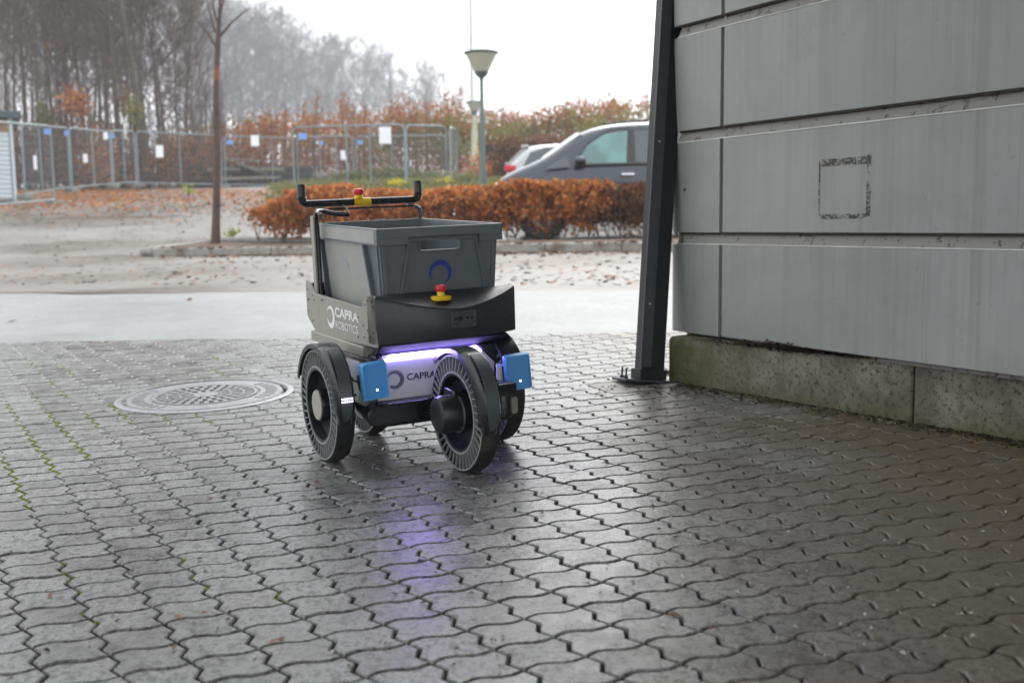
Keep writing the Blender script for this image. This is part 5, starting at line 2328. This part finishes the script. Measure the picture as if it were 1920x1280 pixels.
shrub(893, 318, 56, 62, 36, MAT['beech'], 'orange-leaved shrub at the foot of the lamp posts', 420)
shrub(870, 338, 60, 30, 30, MAT['grass'], 'low green shrub left of the near lamp post', 420, .05)
shrub(745, 346, 34, 22, 29, MAT['yellowfl'], 'small bright yellow-leaved shrub behind the hedge', 200, .045)
shrub(833, 340, 30, 22, 29.5, MAT['yellowfl'], 'second yellow-leaved shrub by the edge-on fence panel', 90, .04)
shrub(143, 195, 46, 52, 43, MAT['beech'], 'orange beech sapling at the edge of the wood', 520, .09)
shrub(122, 250, 70, 80, 43, MAT['beechdk'], 'brown-leaved bush below the orange beech sapling', 600, .09)
shrub(252, 212, 32, 52, 43, MAT['olive'], 'yellow-green bush in the wood behind the corner panel', 300, .08)
shrub(190, 310, 60, 90, 42, MAT['farbeech'], 'reddish bush behind the left fence panels', 700, .08)
shrub(232, 190, 26, 40, 45, MAT['beechdk'], 'faded brown leaves clinging beside the straight trunk', 160, .08)
shrub(120, 92, 60, 50, 50, MAT['beechdk'], 'brown clump of dead leaves high in the wood', 260, .10)
shrub(82, 215, 20, 44, 42, MAT['grass'], 'green ivy clump on a trunk behind the container', 260, .08)

# undergrowth of the wood: ground bank and brush
def bank_top(px):
    return np.interp(px, [-300, 200, 330, 420, 560], [290, 300, 318, 325, 335])


P_ = []
for _ in range(520):
    px = RNG.uniform(-200, 470)
    d = RNG.uniform(41, 60)
    q = at(px, RNG.uniform(bank_top(px) - 50, 346), d)
    P_.append(q + NR.normal(size=(40, 3)) * np.array([.4, .4, .28]))
tag(leaf_cloud('undergrowth', np.concatenate(P_), .09, MAT['beechdk']), 'dark brown undergrowth filling the wood behind the left fences', kind='stuff')
bk = MB()
for k in range(1500):
    px = RNG.uniform(-200, 430)
    d = RNG.uniform(42, 62)
    q = at(px, 345, d)
    h = RNG.uniform(1, 5.5)
    e_ = q + np.array([RNG.gauss(0, .5), RNG.gauss(0, .4), h])
    bk.tube([q, (q + e_) / 2 + np.array([RNG.gauss(0, .15), 0, 0]), e_], [.022, .015, .006], 3, cap=False)
tag(bk.build('brushwood', MAT['twig'], None, smooth=0, fix=False), 'tangled bare brushwood between the trees of the wood', kind='stuff')

# rough grass mound and grass strips
P_ = []
for _ in range(900):
    px = RNG.uniform(560, 900)
    m = np.interp(px, [560, 620, 680, 720, 780, 850, 900], [344, 335, 322, 318, 322, 335, 338])
    q = at(px, RNG.uniform(m, 352), RNG.uniform(41.5, 43.5))
    P_.append(q + NR.normal(size=(26, 3)) * np.array([.25, .25, .07]))
for _ in range(1500):
    q = at(RNG.uniform(535, 935), 352, RNG.uniform(24, 43))
    q[2] = gz(q[0], q[1]) + .02
    P_.append(q + NR.normal(size=(22, 3)) * np.array([.3, .3, .035]))
tag(leaf_cloud('rough_grass', np.concatenate(P_), .07, MAT['grass']), 'rough green and straw-coloured grass mound behind the fences', kind='stuff')
v, f = [], []
for i, px in enumerate(range(540, 921, 20)):
    m = np.interp(px, [540, 620, 680, 720, 780, 850, 920], [350, 338, 325, 321, 325, 337, 345])
    for (yy_, d) in ((356, 41), (m, 43.5), (352, 46)):
        v.append(at(px, yy_, d))
n_ = len(range(540, 921, 20))
f = [(i * 3 + j, i * 3 + 3 + j, i * 3 + 4 + j, i * 3 + 1 + j) for i in range(n_ - 1) for j in range(2)]
tag(link('earth_mound', fastmesh('earth_mound', np.array(v), np.array(f), MAT['grass'], True)), 'low grassy earth mound behind the fences', kind='structure')
# stacked timber and planks behind the fence
for i, (px, py, d, w, a, lab) in enumerate(((455, 300, 43, 60, 5, 'upper grey plank of the timber stack behind the fence'), (462, 312, 42.6, 78, 22, 'slanting grey plank leaning on the timber stack'), (420, 318, 42.6, 60, 0, 'middle plank at the left end of the timber stack'), (508, 318, 42.4, 50, 0, 'pale board at the right end of the timber stack'), (470, 334, 42.2, 110, -2, 'lowest long plank of the timber stack'))):
    q = at(px, py, d)
    L_ = w * d / 1950
    o = MB().box((-L_ / 2, -.2, -.06), (L_ / 2, .2, .06)).build('plank', MAT['timber'], None, bevel=.01)
    o.location = Vector(q)
    o.rotation_euler = (0, math.radians(a), .1 * i)
    tag(o, lab, 'plank')
q = at(470, 338, 43.6)
o = MB().box((-2.6, -.3, -.5), (2.6, .5, .55)).build('timber_stack', MAT['darkbank'], None, bevel=.05)
o.location = Vector(q)
tag(o, 'dark heap of old timber behind the fence right of the young tree', 'timber')
for (px, py, lab) in ((600, 330, 'concrete step block left of the grass mound'),):
    q = at(px, py + 8, 44)
    o = MB().box((-1.3, -.3, -.4), (1.3, .3, .25)).build('concrete_block', MAT['kerb'], None, bevel=.02)
    o.location = Vector(q)
    tag(o, lab, 'block')


# ------------------------------------------------------------------ cars
def mat_paint(name, col, metal=.5):
    t = NT(name)
    n = t.noise(t.obj(), 3, 3)
    t.set(Base_Color=t.mix(n, tuple(c * .9 for c in col), tuple(c * 1.08 for c in col)), Metallic=metal, Roughness=.32)
    t.b.inputs['Coat Weight'].default_value = .8
    t.b.inputs['Coat Roughness'].default_value = .06
    return t.m


def mat_glass(name, col, rough=.06):
    t = NT(name)
    n = t.noise(t.obj(), 2.2, 2)
    t.set(Base_Color=t.mix(t.ramp(n, .4, .6), col, tuple(c * .6 for c in col)), Roughness=rough)
    t.b.inputs['Specular IOR Level'].default_value = .9
    return t.m


MAT['paint_dk'] = mat_paint('dark_grey_car_paint', (.018, .024, .038))
MAT['paint_sv'] = mat_paint('silver_car_paint', (.40, .41, .43))
MAT['glass_t'] = mat_glass('tinted_green_glass', (.09, .22, .20))
MAT['glass_d'] = mat_glass('dark_glass', (.03, .04, .05))
MAT['chrome'] = plain('chrome_trim', (.6, .6, .62), .15, metal=1.0)
MAT['lens_r'] = plain('red_tail_lens', (.5, .02, .03), .15)
MAT['lens_w'] = plain('clear_headlamp', (.6, .62, .65), .1)
MAT['trim'] = plain('black_car_trim', (.02, .02, .022), .5)


def car(root, st, W, paint, glass, wins, extras):
    """st: stations (x, z_sill, z_belt, z_top, tumble) ; x from nose; near side is -y"""
    v, f = [], []
    K_ = 12
    for (x, zs, zbelt, ztop, hw_, hr) in st:
        ring = []
        prof = [(hw_ * .88, zs), (hw_ * .985, zs + (zbelt - zs) * .25), (hw_, zs + (zbelt - zs) * .6), (hw_ * .97, zbelt), (hr, ztop - (ztop - zbelt) * .12 - .01), (hr * .72, ztop)]
        for (y_, z_) in prof:
            ring.append((x, -y_, z_))
        for (y_, z_) in prof[::-1]:
            ring.append((x, y_, z_))
        v += ring
    n = len(st)
    for i in range(n - 1):
        for k in range(K_):
            a_, b_ = K_ * i + k, K_ * i + (k + 1) % K_
            f.append((a_, a_ + K_, b_ + K_, b_))
    f.append(tuple(range(K_)))
    f.append(tuple(range(K_ * (n - 1), K_ * n))[::-1])
    b = MB()
    b.add(v, f)
    body = b.build('body', paint, root, smooth=60)
    sb = body.modifiers.new('s', 'SUBSURF')
    sb.levels = sb.render_levels = 2
    return body


def side_y(W, hr, z, zbelt, ztop):
    t_ = (z - zbelt) / (ztop - zbelt)
    return W * .97 + (hr - W * .97) * max(0, t_) / .88


# dark grey people carrier, nose to the left, near side towards the hedge
d_car = 15.6
cn = at(914, 354, d_car)
cg = gz(cn[0] + 1.5, cn[1])
carA = empty('dark_car', Matrix.Translation(Vector((cn[0] + 2.1, cn[1] + .9, cg))) @ Matrix.Rotation(math.radians(1.5), 4, 'Z'), 'dark grey people carrier parked nose left behind the hedge', 'car')


def stn(x, zs, zbelt, ztop, hw_, hr):
    return (x - 2.1, zs, zbelt, ztop, hw_, hr)


cs_ = 1.0
st = [stn(-.02, .35, .62, .72, .55, .45), stn(.04, .28, .74, .84, .74, .62), stn(.27, .24, .90, 1.02, .86, .72), stn(.57, .22, .98, 1.13, .89, .76), stn(.86, .22, 1.03, 1.26, .90, .74), stn(1.10, .22, 1.06, 1.44, .90, .72),
      stn(1.40, .22, 1.08, 1.64, .90, .68), stn(1.70, .22, 1.09, 1.74, .90, .67), stn(2.1, .22, 1.10, 1.79, .90, .67), stn(2.8, .22, 1.11, 1.80, .90, .67), stn(3.6, .22, 1.12, 1.77, .90, .67), stn(4.1, .24, 1.12, 1.70, .88, .64), stn(4.38, .30, 1.10, 1.45, .84, .66), stn(4.46, .36, .9, 1.05, .78, .66)]
bodyA = car(carA, st, .90, MAT['paint_dk'], None, None, None)


def glass_poly(root, pts, mat, name, hwf, th=.012, parent=None):
    """pts in (x,z); placed on near side following hwf(x,z)"""
    out = []
    for sgn in (-1, 1):
        b = MB()
        n = len(pts)
        v = [(x - 2.1, sgn * (hwf(x, z_) + .004), z_) for x, z_ in pts] + [(x - 2.1, sgn * (hwf(x, z_) - th), z_) for x, z_ in pts]
        b.add(v, [tuple(range(n)), tuple(range(n, 2 * n))[::-1]] + [(i, (i + 1) % n, (i + 1) % n + n, i + n) for i in range(n)])
        out.append(b.build(name, mat, parent or root, smooth=0))
    return out


hwA = lambda x, z_: .895 - max(0, z_ - 1.08) * .34
glass_poly(carA, [(1.27, 1.10), (2.42, 1.12), (2.42, 1.64), (1.98, 1.66), (1.72, 1.60), (1.46, 1.42)], MAT['trim'], 'door_frame', lambda x, z_: hwA(x, z_) + .012)
glass_poly(carA, [(1.31, 1.13), (2.06, 1.14), (2.10, 1.62), (1.98, 1.62), (1.74, 1.57), (1.48, 1.40)], MAT['glass_t'], 'side_window', lambda x, z_: hwA(x, z_) + .018)
glass_poly(carA, [(2.20, 1.14), (2.42, 1.14), (2.42, 1.62), (2.20, 1.63)], MAT['glass_d'], 'rear_side_window', lambda x, z_: hwA(x, z_) + .018)
glass_poly(carA, [(2.55, 1.15), (3.4, 1.18), (3.35, 1.60), (2.55, 1.63)], MAT['glass_d'], 'rear_side_window', lambda x, z_: hwA(x, z_) + .014)
glass_poly(carA, [(.84, 1.05), (1.20, 1.08), (1.20, 1.26), (1.12, 1.24)], MAT['glass_d'], 'quarter_window', lambda x, z_: hwA(x, z_) + .008)
b = MB()      # windscreen
n = 5
vs_ = []
for (x, z_, hw_) in ((.84, 1.265, .66), (1.1, 1.452, .64), (1.38, 1.638, .60)):
    for k in range(n):
        t_ = -1 + 2 * k / (n - 1)
        vs_.append((x - 2.1 + .05 * t_ * t_ - .01, t_ * hw_, z_ + .012 - .05 * t_ * t_))
b.add(vs_, [(i * n + j, i * n + j + 1, (i + 1) * n + j + 1, (i + 1) * n + j) for i in range(2) for j in range(n - 1)])
b.build('windscreen', MAT['glass_d'], carA, smooth=60, fix=False)
for sgn in (-1, 1):
    b = MB()
    b.lathe([(-.08, .0), (-.075, .04), (-.035, .062), (.035, .064), (.08, .04), (.085, 0)], (1.36 - 2.1, sgn * 1.0, 1.17), (1, 0, 0), 16)
    mi = b.build('mirror', MAT['paint_dk'], carA)
    b = MB()
    b.box((1.34 - 2.1, min(sgn * .86, sgn * .95), 1.10), (1.40 - 2.1, max(sgn * .86, sgn * .95), 1.14))
    b.build('mirror_arm', MAT['trim'], mi)
    for hx_ in (1.98, 2.95):
        b = MB()
        b.box((hx_ - 2.1, min(sgn * .90, sgn * .935), .945), (hx_ + .2 - 2.1, max(sgn * .90, sgn * .935), .985))
        b.build('door_handle', MAT['chrome'], carA, bevel=.01)
    b = MB()
    b.tube([(1.75 - 2.1, sgn * .60, 1.735), (2.6 - 2.1, sgn * .60, 1.80), (3.7 - 2.1, sgn * .60, 1.76)], .016, 8)
    b.build('roof_rail', MAT['trim'], carA)
    b = MB()
    b.box((.0 - 2.1, min(sgn * .50, sgn * .78), .70), (.26 - 2.1, max(sgn * .50, sgn * .78), .86))
    b.build('headlamp', MAT['lens_w'], carA, bevel=.04)
    b = MB()
    b.box((1.22 - 2.1, min(sgn * .893, sgn * .908), .62), (3.5 - 2.1, max(sgn * .893, sgn * .908), .66))
    b.build('side_moulding', MAT['trim'], carA)
    for wx in (.82, 3.62):
        b = MB()
        b.lathe([(-.10, .20), (-.11, .30), (-.08, .325), (.08, .325), (.11, .30), (.10, .20)], (wx - 2.1, sgn * .80, .325), (0, 1, 0), 36, close=True)
        w_ = b.build('wheel', MAT['rubber'], carA)
        b = MB()
        b.lathe([(-.085 * 1, .0), (-.10, .05), (-.06, .19), (.06, .2), (.10, .05), (.085, 0)], (wx - 2.1, sgn * .80, .325), (0, 1, 0), 24)
        b.build('rim', MAT['chrome'], w_)

# silver hatchback behind, tail to the left
d2_ = 20.0
cn = at(950, 320, d2_)
cg = at(1000, 265, d2_)[2] - 1.50
carB = empty('silver_car', Matrix.Translation(Vector((cn[0] + 2.1, cn[1] + .9, cg))) @ Matrix.Rotation(math.radians(-3), 4, 'Z'), 'silver estate car with red tail light parked behind the dark car', 'car')
st = [stn(.0, .35, .70, .80, .72, .60), stn(.03, .30, .92, 1.06, .86, .72), stn(.16, .26, .96, 1.20, .88, .70), stn(.36, .26, .98, 1.42, .89, .66), stn(.56, .26, .99, 1.47, .89, .65), stn(1.0, .26, 1.0, 1.50, .89, .65), stn(2.0, .26, .99, 1.49, .89, .65), stn(2.7, .26, .97, 1.35, .89, .66), stn(3.2, .26, .95, 1.08, .89, .72), stn(3.9, .26, .88, .98, .87, .72), stn(4.3, .32, .72, .80, .74, .6)]
car(carB, st, .89, MAT['paint_sv'], None, None, None)
hwB = lambda x, z_: .885 - max(0, z_ - .98) * .42
glass_poly(carB, [(.36, 1.03), (.50, 1.30), (.78, 1.39), (1.7, 1.40), (2.5, 1.30), (2.85, 1.02)], MAT['glass_d'], 'side_window', lambda x, z_: hwB(x, z_) + .02)
b = MB()
b.box((-2.10, -.62, 1.07), (-2.02, .62, 1.12), None)
b.box((-1.80, -.56, 1.42), (-1.64, .56, 1.455), None)
b.build('rear_spoiler', MAT['paint_sv'], carB, bevel=.02)
b = MB()
vs_ = []
for (x, z_, hw_) in ((.035, 1.10, .66), (.20, 1.27, .62), (.33, 1.40, .58)):
    for k in range(5):
        t_ = -1 + 2 * k / 4
        vs_.append((x - 2.1 + .05 * t_ * t_ - .035, t_ * hw_, z_))
b.add(vs_, [(i * 5 + j, i * 5 + j + 1, (i + 1) * 5 + j + 1, (i + 1) * 5 + j) for i in range(2) for j in range(4)])
b.build('rear_window', MAT['glass_d'], carB, smooth=60, fix=False)
for sgn in (-1, 1):
    b = MB()
    b.box((.0 - 2.1, min(sgn * .62, sgn * .885), .93), (.22 - 2.1, max(sgn * .62, sgn * .885), 1.06))
    b.build('tail_light', MAT['lens_r'], carB, bevel=.03)
    for wx in (.85, 3.45):
        b = MB()
        b.lathe([(-.10, .20), (-.11, .30), (-.08, .325), (.08, .325), (.11, .30), (.10, .20)], (wx - 2.1, sgn * .79, .325), (0, 1, 0), 36, close=True)
        w_ = b.build('wheel', MAT['rubber'], carB)
        b = MB()
        b.lathe([(-.085, .0), (-.10, .05), (-.06, .19), (.06, .2), (.10, .05), (.085, 0)], (wx - 2.1, sgn * .79, .325), (0, 1, 0), 24)
        b.build('rim', MAT['chrome'], w_)
b = MB()
b.box((-2.13, -.8, .30), (-2.0, .8, .52))
b.build('bumper', MAT['trim'], carB, bevel=.03)

for o_ in list(bpy.data.objects):
    if o_.name.split('.')[0] in ('raised_marks', 'raised_ribs', 'plate_screws', 'hood_screws', 'window_screws', 'hub_screws', 'tread', 'cables', 'cable_clips', 'headlight', 'stems', 'spoke_ring', 'crown', 'bolt_hole', 'panel_mount', 'tape_residue', 'camera_lens') and o_.type == 'MESH' and o_.name.split('.')[0] not in ('crown', 'headlight', 'panel_mount'):
        o_['kind'] = 'stuff'

# ------------------------------------------------------------------ mist
hz = MB().box((-460, -45, -9), (460, 480, 60)).build('haze', None, None, smooth=0)
tag(hz, kind='stuff')
hm = bpy.data.materials.new('haze_air')
hm.use_nodes = True
for n_ in list(hm.node_tree.nodes):
    if n_.type == 'BSDF_PRINCIPLED':
        hm.node_tree.nodes.remove(n_)
pvn = hm.node_tree.nodes.new('ShaderNodeVolumePrincipled')
pvn.inputs['Color'].default_value = (.93, .95, 1.0, 1)
pvn.inputs['Density'].default_value = 0.0015
hm.node_tree.links.new(pvn.outputs[0], hm.node_tree.nodes['Material Output'].inputs['Volume'])
hz.data.materials.append(hm)
SC.cycles.volume_bounces = 1
SC.cycles.max_bounces = 8
